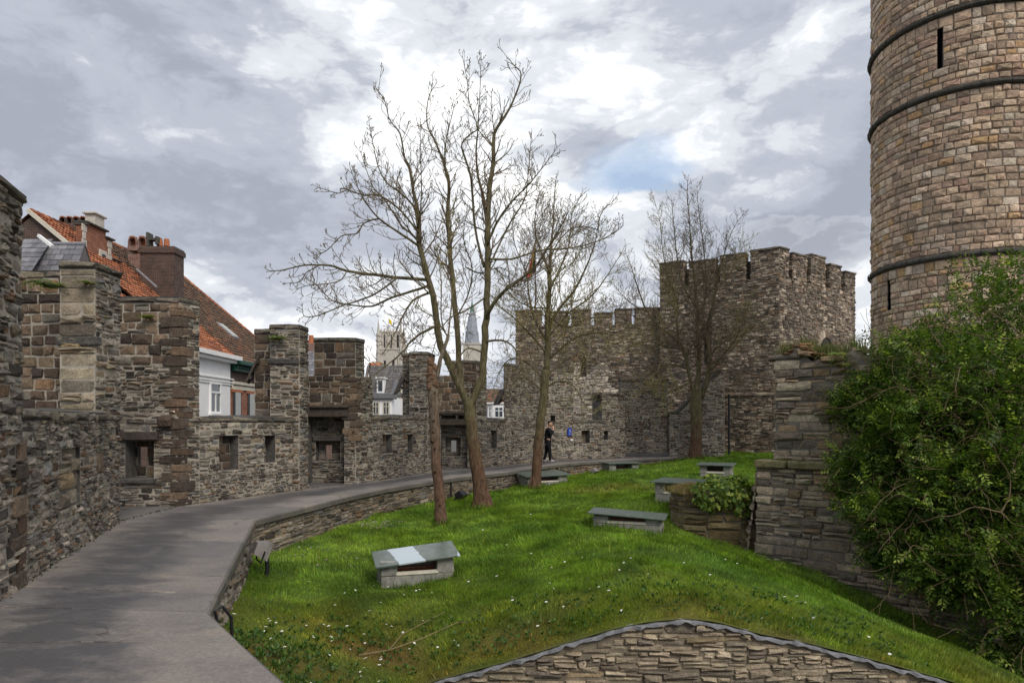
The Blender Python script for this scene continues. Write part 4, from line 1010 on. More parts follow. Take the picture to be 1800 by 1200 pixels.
# ------------------------------------------------------------------ gable wall at the front
gw = thing('gable_wall', (2.07, 8, -1.5), 'tan rubble gable wall with a curved lead edge in front of the grass', 'wall')
def gtop(u):
    x = u-3.0
    for (xa, za), (xb, zb) in zip(GP[:-1], GP[1:]):
        if x <= xb: return za+(zb-za)*max(0, (x-xa)/(xb-xa))
    return GP[-1][1]
m = MB(); pos, L = flat((-3.0, 8.0), (8.9, 8.0)); n = 60
for i in range(n):
    a, b = L*i/n, L*(i+1)/n
    m.face([pos(a, -4, 0), pos(b, -4, 0), pos(b, gtop(b)-.01, 0), pos(a, gtop(a)-.01, 0)]); m.face([pos(a, gtop(a)-.01, 0), pos(b, gtop(b)-.01, 0), pos(b, gtop(b)-.01, -.35), pos(a, gtop(a)-.01, -.35)])
lay(m, pos, L, -3.0, gtop, 'gable', wob=.035)
m.build('wall', [m_simple('gable_mortar', (.20, .17, .125), .95, .4, 5, .7, .02), M['stone_warm'], M['rubble']], gw)
m = MB(); n = 230; pr = []
for i in range(n+1):
    u = L*i/n; z = gtop(u)+.010*math.sin(u*9.1)+.007*math.sin(u*23+1)
    o = .062+.012*math.sin(u*31)+.010*math.sin(u*13.7+2)+jit(.008); dz = .022+.010*math.sin(u*27+.5)+.008*math.sin(u*41)+jit(.007)
    pr.append([pos(u, z-dz, o), pos(u, z+.008+.006*math.sin(u*37), o*.95), pos(u, z+.022+.003*math.sin(u*19), .02), pos(u, z+.010, -.05), pos(u, z-.06, -.08)])
for a, b in zip(pr[:-1], pr[1:]):
    for j in range(4): m.face([a[j], b[j], b[j+1], a[j+1]])
m.build('lead_flashing', M['lead'], gw)

# ------------------------------------------------------------------ ruined pier
rp = thing('ruined_pier', (5.9, 14.3, -1.2), 'tall broken stone pier with grass and ferns on top beside the big shrub', 'ruin')
fd = Vector((1.35, -1.2)).normalized(); bk = Vector((fd.y*-1, fd.x))   # along the face, and into the wall
def Q(u, w): return (5.28+fd.x*u+bk.x*w, 14.62+fd.y*u+bk.y*w)
m = MB()
RM = [M['mortar_dark'], M['stone_warm'], M['rubble']]
# battered plinth
pos, L = flat(Q(0, 0), Q(4.2, 0), .10, .80); panel(m, pos, L, -2.9, .80, [], 0); lay(m, pos, L, -1.9, .80, 'ruin', ragged=.05)
pos, L = flat(Q(-.25, .55), Q(0, 0), .12, .80); panel(m, pos, L, -2.9, .80, [], 0); lay(m, pos, L, -1.9, .80, 'ruin')
pos, L = flat(Q(-.1, 2.2), Q(-.25, .55), .05, .80); panel(m, pos, L, -2.9, .80, [], 0); lay(m, pos, L, -1.6, .80, 'ruin')
m.face([(*Q(0, 0), .80), (*Q(4.2, 0), .80), (*Q(4.2, 2.2), .80), (*Q(-.1, 2.2), .80), (*Q(-.25, .55), .80)], (.1, .09, .06), 1)
# projecting ledge
for a, b in ((-.06, .62), (.64, 1.55), (1.57, 2.4)):
    mid = (a+b)/2; p = Q(mid, .10); rot = Matrix(((fd.x, bk.x, 0), (fd.y, bk.y, 0), (0, 0, 1)))
    m.box((p[0], p[1], .88), (b-a, .46, .17), rot, (.21, .185, .10), 1, .03, .015)
# upper shaft with a broken top
def rtop(u): return 3.02+.10*math.sin(u*5)+.07*math.sin(u*13+1)+.10*math.exp(-((u-.7)/.4)**2)-max(0, u-1.7)*.6
pos, L = flat(Q(.30, .16), Q(3.8, .16)); n = 30
for i in range(n):
    a, b = L*i/n, L*(i+1)/n; m.face([pos(a, .8, 0), pos(b, .8, 0), pos(b, rtop(b), 0), pos(a, rtop(a), 0)]); m.face([pos(a, rtop(a), 0), pos(b, rtop(b), 0), pos(b, rtop(b), -1.6), pos(a, rtop(a), -1.6)], (.08, .07, .05), 1)
lay(m, pos, L, .97, rtop, 'ruin', [(1.12, 1.32, 1.05, 1.20)], ragged=.09)
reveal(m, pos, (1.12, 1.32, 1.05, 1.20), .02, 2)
pos, L = flat(Q(.30, 1.8), Q(.30, .16)); panel(m, pos, L, .8, 2.98, [], 0); lay(m, pos, L, .97, 2.98, 'ruin')
# loose top stones and broken roof tiles
for _ in range(34):
    u, w = R.uniform(.32, 1.9), R.uniform(.16, .9); p = Q(u, w); s = R.uniform(.10, .28)
    m.box((p[0], p[1], rtop(u-.3)+.04+jit(.03)), (s*1.6, s, s*.45), Matrix.Rotation(R.uniform(0, 6), 3, 'Z') @ Matrix.Rotation(jit(.2), 3, 'X'), pick(RUIN), 1, s*.1, .012)
m.build('masonry', RM, rp)
m = MB()
for _ in range(34):
    u, w = R.gauss(.80, .17), R.uniform(.10, .5); p = Q(u, w); s = R.uniform(.12, .22); k = R.uniform(.5, 1.3)
    m.box((p[0], p[1], rtop(u-.3)+.12+jit(.025)), (s*1.2, s, .03), Matrix.Rotation(R.uniform(0, 6), 3, 'Z') @ Matrix.Rotation(jit(.25), 3, 'X'), (.20*k, .12*k, .06*k), 0, .006, .006)
m.build('broken_tiles', m_simple('broken_tile', None, .9, .4, 9, .4, use_attr=True), rp)
# grasses, ferns and moss on the top and the ledge
def grass_tuft(pts, hlo, hhi, w, cols, seed, lean=.5):
    rg = np.random.default_rng(seed); k = len(pts); h = rg.uniform(hlo, hhi, k); a = rg.uniform(0, 2*np.pi, k); l = rg.uniform(.1, lean, k)*h; la = rg.uniform(0, 2*np.pi, k)
    d = np.stack([np.cos(a)*w, np.sin(a)*w, 0*a], 1); tip = pts+np.stack([np.cos(la)*l, np.sin(la)*l, h], 1); mid = pts+np.stack([np.cos(la)*l*.3, np.sin(la)*l*.3, h*.6], 1)
    V_ = np.stack([pts-d, pts+d, mid+d*.8, mid-d*.8, tip], 1).reshape(-1, 3); i = np.arange(k)[:, None]*5
    F_ = np.concatenate([i+np.array([[0, 1, 2]]), i+np.array([[0, 2, 3]]), i+np.array([[3, 2, 4]])]); c = np.array(cols)[rg.integers(0, len(cols), k)]*rg.uniform(.7, 1.3, (k, 1))
    return V_, F_, np.concatenate([c, c, c])
def join(*ps):
    o = 0; a, b, c = [], [], []
    for v, f, cc in ps: a.append(v); b.append(f+o); c.append(cc); o += len(v)
    return np.concatenate(a), np.concatenate(b), np.concatenate(c)
def tri(p):
    v, f, c = p; return v, np.concatenate([f[:, [0, 1, 2]], f[:, [0, 2, 3]]]), np.concatenate([c, c])
uu = np.concatenate([NP.normal(.5, .12, 420), NP.normal(1.05, .26, 1300), NP.normal(1.7, .3, 400)]); ww = NP.uniform(.15, 1.1, len(uu))
pp = np.stack([5.28+fd.x*uu+bk.x*ww, 14.62+fd.y*uu+bk.y*ww, np.array([rtop(u-.3) for u in uu])+.08], 1)
GR = [(.10, .12, .03), (.07, .10, .03), (.19, .16, .07), (.14, .15, .05)]
def ferns(pts, size, seed, cols):
    rg = np.random.default_rng(seed); vs = []; fs = []; cs = []; n = 0
    for p in pts:
        for _ in range(7):
            a = rg.uniform(0, 2*np.pi); L_ = size*rg.uniform(.6, 1.2); c = np.array(cols[rg.integers(0, len(cols))])*rg.uniform(.7, 1.3)
            for k in range(7):
                t = (k+1)/8; q = np.array(p)+np.array([np.cos(a)*t*L_, np.sin(a)*t*L_, L_*(t*.9-t*t*1.0)]); wl = L_*.30*(1-t*.75); sv_ = np.array([-np.sin(a), np.cos(a), 0])
                dv = np.array([np.cos(a), np.sin(a), -.2])*L_*.07
                for sg in (-1, 1):
                    vs += [q-dv*.5, q+dv*.6, q+sg*sv_*wl+dv*1.3-np.array([0, 0, wl*.35]), q+sg*sv_*wl*.5-dv*.2]; fs.append((n, n+1, n+2, n+3)); n += 4; cs.append(c)
    return np.array(vs), np.array(fs), np.array(cs)
fr = ferns([(*Q(u, w), z) for u, w, z in ((1.45, .12, 2.95), (1.7, .1, 2.85), (1.9, .05, 2.7), (1.55, .2, 3.05), (2.1, 0, 2.6))], .42, 5, [(.14, .17, .02), (.10, .15, .02), (.18, .17, .03)])
v, f, c = join(grass_tuft(pp, .10, .34, .006, GR, 4), tri(fr))
np_mesh('top_growth', v, f, c, M['leaf'], rp)
fr = ferns([(*Q(.9, -.10), .97), (*Q(.55, -.05), .96), (*Q(1.5, -.02), .98), (*Q(1.05, -.12), .55)], .14, 6, [(.09, .14, .02), (.16, .14, .02)])
np_mesh('ledge_fern', *fr, M['leaf'], rp)
# moss and grit where the path meets the wall
mx, my = [], []
for (p, q) in zip(LP[1:-1], LP[2:]):
    L_ = math.dist(p, q)
    for _ in range(int(L_*26)):
        t = R.random(); x, y = lerp(p, q, t); d = abs(R.gauss(0, .05))+.02; mx.append(x+d*.93); my.append(y-d*.3)
MP = np.stack([np.array(mx), np.array(my), np.full(len(mx), .004)], 1)
v, f, c = leaf_sprays(MP, None, .026, 5, [(.05, .07, .02), (.08, .07, .03), (.04, .05, .02), (.10, .08, .05)], rngseed=8)
tag(np_mesh('moss', v, f, c, M['leaf']), 'thin line of moss and grit along the foot of the castle wall', 'moss', kind='stuff')
# dead roots hanging out of the pier beside the shrub
m = MB()
for _ in range(70):
    u = R.gauss(1.75, .25); p = Vector((*Q(u, R.uniform(-.05, .1)), R.gauss(2.1, .15))); pts = [p]
    d = Vector((fd.x*jit(.5)-bk.x*.4, fd.y*jit(.5)-bk.y*.4, R.uniform(-.9, .1))).normalized()
    for k in range(4): p = p+d*.11; d = (d+Vector((jit(.4), jit(.4), -.25))).normalized(); pts.append(p)
    m.tube(pts, [.006, .005, .004, .003, .002], 4)
m.build('dead_roots', m_simple('dead_root', (.17, .105, .06), .9, .3, 9, .2), rp)

# ------------------------------------------------------------------ low stub with ivy
sb = thing('ivy_stub', (4.6, 15.7, -1), 'low round wall stub covered in glossy ivy left of the broken pier', 'ruin')
m = MB(); poly = [(3.72, 16.0), (3.90, 15.52), (4.35, 15.22), (5.05, 15.05), (5.9, 15.2), (5.9, 16.8), (4.2, 17.0)]
for i in range(len(poly)):
    a, b = poly[i], poly[(i+1) % len(poly)]; pos, L = flat(a, b); panel(m, pos, L, -2, .12, [], 0)
    lay(m, pos, L, -1.6, .12, 'ruin', pal=[((.16, .13, .07), 3), ((.11, .09, .05), 3), ((.20, .17, .10), 2)])
m.face([(*p, .12) for p in poly], (.12, .09, .05), 1)
m.build('masonry', RM, sb)
rg = np.random.default_rng(9)
n = 2600; th = rg.uniform(0, 2*np.pi, n); r = np.sqrt(rg.uniform(0, 1, n)); ux = 4.05+.02*0+rg.normal(0, .18, n); uy = 15.75+rg.normal(0, .25, n)
tp = np.stack([ux, uy, .14+.10*np.exp(-((ux-4.15)**2+(uy-15.8)**2)/.1)], 1)
v, f, c = grass_tuft(tp, .04, .16, .006, [(.27, .19, .10), (.20, .15, .08), (.30, .23, .10), (.14, .15, .04)], 12, 1.2)
np_mesh('dry_grass', v, f, c, M['leaf'], sb)
def ivy(center, rx, ry, rz, n, size, seed, cols):
    rg = np.random.default_rng(seed); d = rg.normal(0, 1, (n, 3)); d /= np.linalg.norm(d, axis=1)[:, None]; d = d[(d[:, 2] > -.75) & (d[:, 1] < .6)]
    k = len(d); rr = rg.uniform(.78, 1.04, k)*(1+.12*np.sin(d[:, 0]*7+d[:, 2]*5))
    p = np.array(center)+d*np.array([rx, ry, rz])*rr[:, None]
    nr = d+rg.normal(0, .42, (k, 3)); nr[:, 2] += .35; nr /= np.linalg.norm(nr, axis=1)[:, None]
    t = np.cross(nr, rg.normal(0, 1, (k, 3))); t /= np.linalg.norm(t, axis=1)[:, None]; dn = np.array([[0, 0, -1.0]]); t = t*.6+dn*.6; t -= nr*(t*nr).sum(1)[:, None]; t /= np.linalg.norm(t, axis=1)[:, None]
    b = np.cross(nr, t); s = (size*rg.uniform(.55, 1.25, k))[:, None]
    pts = [p-t*s*.45, p-t*s*.25+b*s*.55, p+t*s*.1+b*s*.32, p+t*s*.65, p+t*s*.1-b*s*.32, p-t*s*.25-b*s*.55]
    V_ = np.stack(pts, 1).reshape(-1, 3); i = np.arange(k)[:, None]*6
    F_ = np.concatenate([i+np.array([[0, 1, 2]]), i+np.array([[0, 2, 3]]), i+np.array([[0, 3, 4]]), i+np.array([[0, 4, 5]])]); c = np.array(cols)[rg.integers(0, len(cols), k)]*rg.uniform(.6, 1.35, (k, 1))
    c *= np.clip(.8+.7*d[:, 2:3], .55, 1.3)**0
    return V_, F_, np.concatenate([c]*4)
IC = [(.12, .20, .03), (.19, .26, .04), (.07, .13, .025), (.25, .29, .05), (.14, .22, .04)]
v, f, c = join(ivy((4.70, 15.22, .16), .68, .42, .42, 1300, .085, 3, IC), ivy((4.45, 15.15, -.02), .45, .25, .30, 380, .08, 4, IC), ivy((5.05, 15.1, .0), .30, .3, .42, 330, .08, 5, IC), ivy((4.85, 15.4, .30), .42, .40, .26, 420, .085, 6, IC))
np_mesh('ivy', v, f, c, M['leaf'], sb)

# ------------------------------------------------------------------ skylight boxes on the mound
def m_slab():
    t = NT('weathered_slab'); c = t.coord('Object'); sp = t.new('ShaderNodeSeparateXYZ'); t.link(c, sp.inputs[0])
    n = t.noise(5, 6, .65, c); n2 = t.noise(30, 4, .6, c)
    base = t.mix(t.ramp(n, [(.3, 0), (.7, 1)]), (.075, .105, .088), (.15, .18, .155)); base = t.mix(t.ramp(n2, [(.62, 0), (.72, .6)]), base, (.26, .27, .23))
    return t, base, sp, n
t, base, sp, n = m_slab(); M['slab'] = t.out(base, .28, n, .004, .3, .5)
t, base, sp, n = m_slab()
e = t.math('ADD', sp.outputs[0], t.math('MULTIPLY', t.math('SUBTRACT', n, .5), .12)); e = t.math('ADD', e, t.math('MULTIPLY', sp.outputs[1], .12))
band = t.math('MULTIPLY', t.math('GREATER_THAN', e, -.38), t.math('LESS_THAN', e, .06)); corner = t.math('GREATER_THAN', t.math('SUBTRACT', sp.outputs[0], t.math('MULTIPLY', sp.outputs[1], .22)), .755)
band = t.math('MAXIMUM', band, corner)
M['slab_banded'] = t.out(t.mix(band, base, (.46, .53, .58)), .22, n, .003, .2, .5)  # pale blue band across the green slab, and one pale corner
def skylight(x, y, z, w, d, h, yaw, tiltx, tilty, label, slab='slab', pale=True, notch=.52):
    r = thing('skylight_box', (x, y, z), label, 'skylight', 'concrete skylight boxes on the grass')
    r.rotation_euler = (0, 0, 0); rot = Matrix.Rotation(yaw, 3, 'Z'); c0 = Vector((x, y, z))
    m = MB(); pw = w*(1-notch)/2*.9; cc = (.3, .29, .26)
    bh = h*.45
    m.box(c0+rot @ Vector((0, 0, bh/2-.25)), (w-.10, d-.10, bh+.5), rot, cc, 0, .02, .012)
    for s_ in (-1, 1):
        m.box(c0+rot @ Vector((s_*(w/2-.05-pw/2), 0, h/2+bh/2-.002)), (pw, d-.102, h-bh), rot, cc, 0, .018, .010)
    m.box(c0+rot @ Vector((0, d/2-.16, h/2+bh/2-.004)), (w-.3, .12, h-bh-.05), rot, cc, 0, .01)
    m.build('concrete_base', M['concrete'], r)
    if pale:
        m = MB(); m.box(c0+rot @ Vector((0, -d/2+.11, bh+.012)), (w*notch+.02, .13, .07), rot @ Matrix.Rotation(-.5, 3, 'X'), cc, 0, .008)
        m.build('pale_sill', M['concrete_pale'], r)
    m = MB(); m.box(c0+rot @ Vector((0, d/2-.25, bh+.045)), (w*notch, .05, .08), rot, cc, 0); m.build('brick_lining', M['brick_red'], r)
    m = MB(); m.box((0, 0, 0), (w+.08, d+.12, .035), None, cc, 0, .006)
    s_ = m.build(('cover_slab'), M[slab], None); s_.location = c0+Vector((0, 0, h+.02+abs(tiltx)*d*.5*.55)); s_.rotation_euler = (tiltx, tilty, yaw)
    s_.parent = r; s_.matrix_parent_inverse = Matrix.Translation(-Vector((x, y, z)))
    return r
xa, ya = X_at(730, 11.9), 11.9
skylight(xa, ya, LZ(xa, ya)-.03, 1.36, .66, .46, .28, .15, -.09, 'concrete skylight box whose green slab has a pale blue band', 'slab_banded')
xb, yb = 2.50, 14.7; skylight(xb, yb, LZ(xb, yb)-.02, 1.55, .66, .31, -.30, .02, .05, 'concrete skylight box alone on the mound crest left of the ivy stub')
xc, yc = 4.25, 17.3; skylight(xc, yc, LZ(xc, yc)-.02, 1.15, .8, .52, -.55, .04, .0, 'concrete skylight box partly hidden behind the ivy stub', pale=True)
xd, yd = 6.5, 21.7; skylight(xd, yd, LZ(xd, yd)-.02, 1.05, .8, .46, -.42, .03, 0, 'concrete skylight box right above the ivy, before the right bare tree')
xe, ye = 4.55, 28.7; skylight(xe, ye, LZ(xe, ye)-.02, 1.5, .8, .42, .35, .02, 0, 'farthest concrete skylight box against the path edge', pale=False)
xf, yf = 1.1, 24.3; skylight(xf, yf, LZ(xf, yf)-.02, 1.7, .8, .44, .45, .10, -.02, 'concrete skylight box right behind the thin middle trunk by the path')

# ------------------------------------------------------------------ floodlights
def flood(x, y, z, yaw, pitch, post, label, matn, s=1.0):
    r = thing('floodlight', (x, y, z), label, 'floodlight'); rot = Matrix.Rotation(yaw, 3, 'Z') @ Matrix.Rotation(pitch, 3, 'X'); c0 = Vector((x, y, z+post+.1*s))
    m = MB(); vs = []; a, b, dp = .15*s, .11*s, .16*s
    q = [(-a, 0, -b), (a, 0, -b), (a, 0, b), (-a, 0, b)]; q2 = [(-a*.7, dp, -b*.7), (a*.7, dp, -b*.7), (a*.7, dp, b*.7), (-a*.7, dp, b*.7)]
    m.add([c0+rot @ Vector(p) for p in q+q2], [(0, 1, 2, 3), (0, 4, 5, 1), (1, 5, 6, 2), (2, 6, 7, 3), (3, 7, 4, 0), (7, 6, 5, 4)])
    for sg in (-1, 1): m.box(c0+rot @ Vector((0, -.01, sg*b)), (2.15*a, .04, .018), rot, bev=.004)
    for sg in (-1, 1): m.box(c0+rot @ Vector((sg*a, -.01, 0)), (.018, .04, 2*b), rot, bev=.004)
    m.build('lamp_housing', matn, r)
    m = MB(); m.box(c0+rot @ Vector((0, -.014, 0)), (1.9*a, .01, 1.8*b), rot); m.build('lamp_glass', M['glass_win'], r)
    m = MB(); m.tube([(x, y, z-.1), (x+.02, y, z+post*.5), c0-Vector((0, 0, .05*s))], [.03*s]*3, 8)
    m.tube([c0+rot @ Vector((-a*1.1, .06, 0)), c0+rot @ Vector((-a*1.1, .06, -b*1.4)), c0+rot @ Vector((a*1.1, .06, -b*1.4)), c0+rot @ Vector((a*1.1, .06, 0))], [.012*s]*4, 6)
    m.build('bracket', M['iron'], r)
x, y = X_at(468, 11.3), 11.3; flood(x, y, LZ(x, y), 2.1, .35, .30, 'grey floodlight on a short black post below the bend of the path', M['metal_grey'], 1.25)
x, y = X_at(812, 20.2), 20.2; flood(x, y, LZ(x, y), 1.2, .9, .02, 'black floodlight low in the grass beside the big trunk', M['iron'], 1.2)
x, y = X_at(1046, 27.5), 27.5; flood(x, y, LZ(x, y), 1.0, .9, .02, 'small dark floodlight beside the farthest skylight box', M['metal_grey'], 1.1)
m = MB(); pt = [(-2.86, 6.55, -.55), (-2.82, 6.57, -.2), (-2.84, 6.52, -.02), (-2.80, 6.6, .0), (-2.74, 6.66, -.12), (-2.73, 6.68, -.55)]
m.tube(pt, [.016]*6, 8); tag(m.build('wall_cable', M['iron']), 'dark looped cable on the path wall at the near corner of the walk', 'cable')
m = MB(); x0, y0 = X_at(793, 21.2), 21.2; m.tube([(x0, y0, -.75), (x0, y0, -.12)], [.025, .025], 8); tag(m.build('thin_pipe', M['iron']), 'thin dark upright pipe against the low path wall left of the big trunk', 'pipe')
# ------------------------------------------------------------------ bare trees
def smooth_path(pts, n=3):
    out = []
    for i in range(len(pts)-1):
        p0, p1, p2, p3 = pts[max(i-1, 0)], pts[i], pts[i+1], pts[min(i+2, len(pts)-1)]
        for k in range(n):
            t = k/n; out.append(.5*((2*p1)+(p2-p0)*t+(2*p0-5*p1+4*p2-p3)*t*t+(3*p1-p0-3*p2+p3)*t**3))
    out.append(pts[-1]); return out
UP = Vector((0, 0, 1))
def rv(a): return Vector((R.gauss(0, a), R.gauss(0, a), R.gauss(0, a)))
def twig(mb, p, d, L, r, lev, droop=0.0, m=0):
    n = max(3, int(L/.13)); n = min(n, 9); st = L/n; pts = [p.copy()]; rs = [r]; d = d.normalized(); bend = rv(.055)+UP*.045
    kids = []
    for i in range(n):
        t = (i+1)/n
        d = (d+rv(.085)+bend+UP*(.16*t*t-droop*(1-t)*.12)).normalized(); p = p+d*st; pts.append(p.copy()); rs.append(max(.0062, r*(1-.66*t)))
        if lev > 0 and i > 0 and R.random() < .74: kids.append((p.copy(), d.copy(), t))
    sd = 5 if r > .014 else (4 if r > .007 else 3)
    mb.tube(pts, rs, sd, (.5, .5, .5), m, cap=False)
    if lev == 0 and R.random() < .7:       # swollen bud at the tip
        e = pts[-1]; mb.tube([e, e+d*.018, e+d*.04], [.0065, .0115, .003], 4, m=m, cap=False)
    for q, dd, t in kids:
        for _ in range(1 if R.random() < .75 else 2):
            s = dd.orthogonal().normalized(); s.rotate(Matrix.Rotation(R.uniform(0, 6.28), 3, dd))
            nd = dd*.75+s*R.uniform(.5, .95)+UP*.12
            twig(mb, q, nd, L*R.uniform(.25, .55)*(1.1-.4*t), max(.007, r*.62*(1-.4*t)), lev-1, droop, m)
def px_path(pp, Y0, dY, bow=0.0):
    n = len(pp)-1; out = []
    for i, (x, y) in enumerate(pp):
        t = i/n; out.append(P(x, y, Y0+dY*t+bow*math.sin(math.pi*t)))
    return out
def flare(mb, base, r, up_):
    for a in range(6):
        th = a*1.05+R.uniform(0, .5); u_ = Vector((math.cos(th), math.sin(th), 0)); k = R.uniform(.8, 1.25)
        mb.tube([base+u_*r*1.75*k-UP*.16, base+u_*r*1.25*k-UP*.02, base+u_*r*.72+UP*.16, base+u_*r*.45+UP*up_], [r*.16, r*.30, r*.36, r*.30], 8)
class Tree:
    def __init__(s, name, base, label, cat='tree', bark='bark', group=None, twigmat='twig'):
        s.root = thing(name, base, label, cat, group); s.crown = MB(); s.bark = M[bark]; s.twm = M[twigmat]
    def stem(s, pts, rs, name='limb', sides=10, knob=.0, keep=None):
        if name == 'limb': rs = [r*.70 for r in rs]
        q = smooth_path(pts, 4); n = len(q); m = len(rs)-1
        rr = []
        for i in range(n):
            f = i/(n-1)*m; k = min(int(f), m-1); rr.append((rs[k]+(rs[k+1]-rs[k])*(f-k))*(1+jit(knob)))
        q = [p+rv(min(rr[i]*.10, .012)) if 0 < i < n-1 else p for i, p in enumerate(q)]
        mb = MB() if keep is None else keep
        mb.tube(q, rr, sides)
        if keep is None: mb.build(name, s.bark, s.root, smooth=True)
        return q, rr
    def sprout(s, q, rr, start=.25, per=.30, Lr=(.5, 1.3), lev=2, droop=0.0, up=.25, rk=.42, m=0):
        acc = 0; tot = sum((q[i+1]-q[i]).length for i in range(len(q)-1)); run = 0
        for i in range(1, len(q)):
            seg = q[i]-q[i-1]; l = seg.length; run += l; acc += l; t = run/tot
            if t < start: acc = 0; continue
            per_ = per*.44
            while acc > per_:
                acc -= per_*R.uniform(.7, 1.3); d = seg.normalized(); o = d.orthogonal().normalized(); o.rotate(Matrix.Rotation(R.uniform(0, 6.28), 3, d))
                nd = d*R.uniform(.35, .8)+o*R.uniform(.6, 1.0)+UP*up-UP*droop
                twig(s.crown, q[i-1].lerp(q[i], R.random()), nd, R.uniform(*Lr)*(1.2-.90*t), max(.0095, min(.024, rr[i]*rk)), lev, droop, m)
        twig(s.crown, q[-1], q[-1]-q[-2], R.uniform(.06, .14), max(.005, rr[-1]*.9), 1, 0, m)
    def done(s): s.crown.build('crown', [s.twm, M['twig_yellow']], s.root, smooth=True)

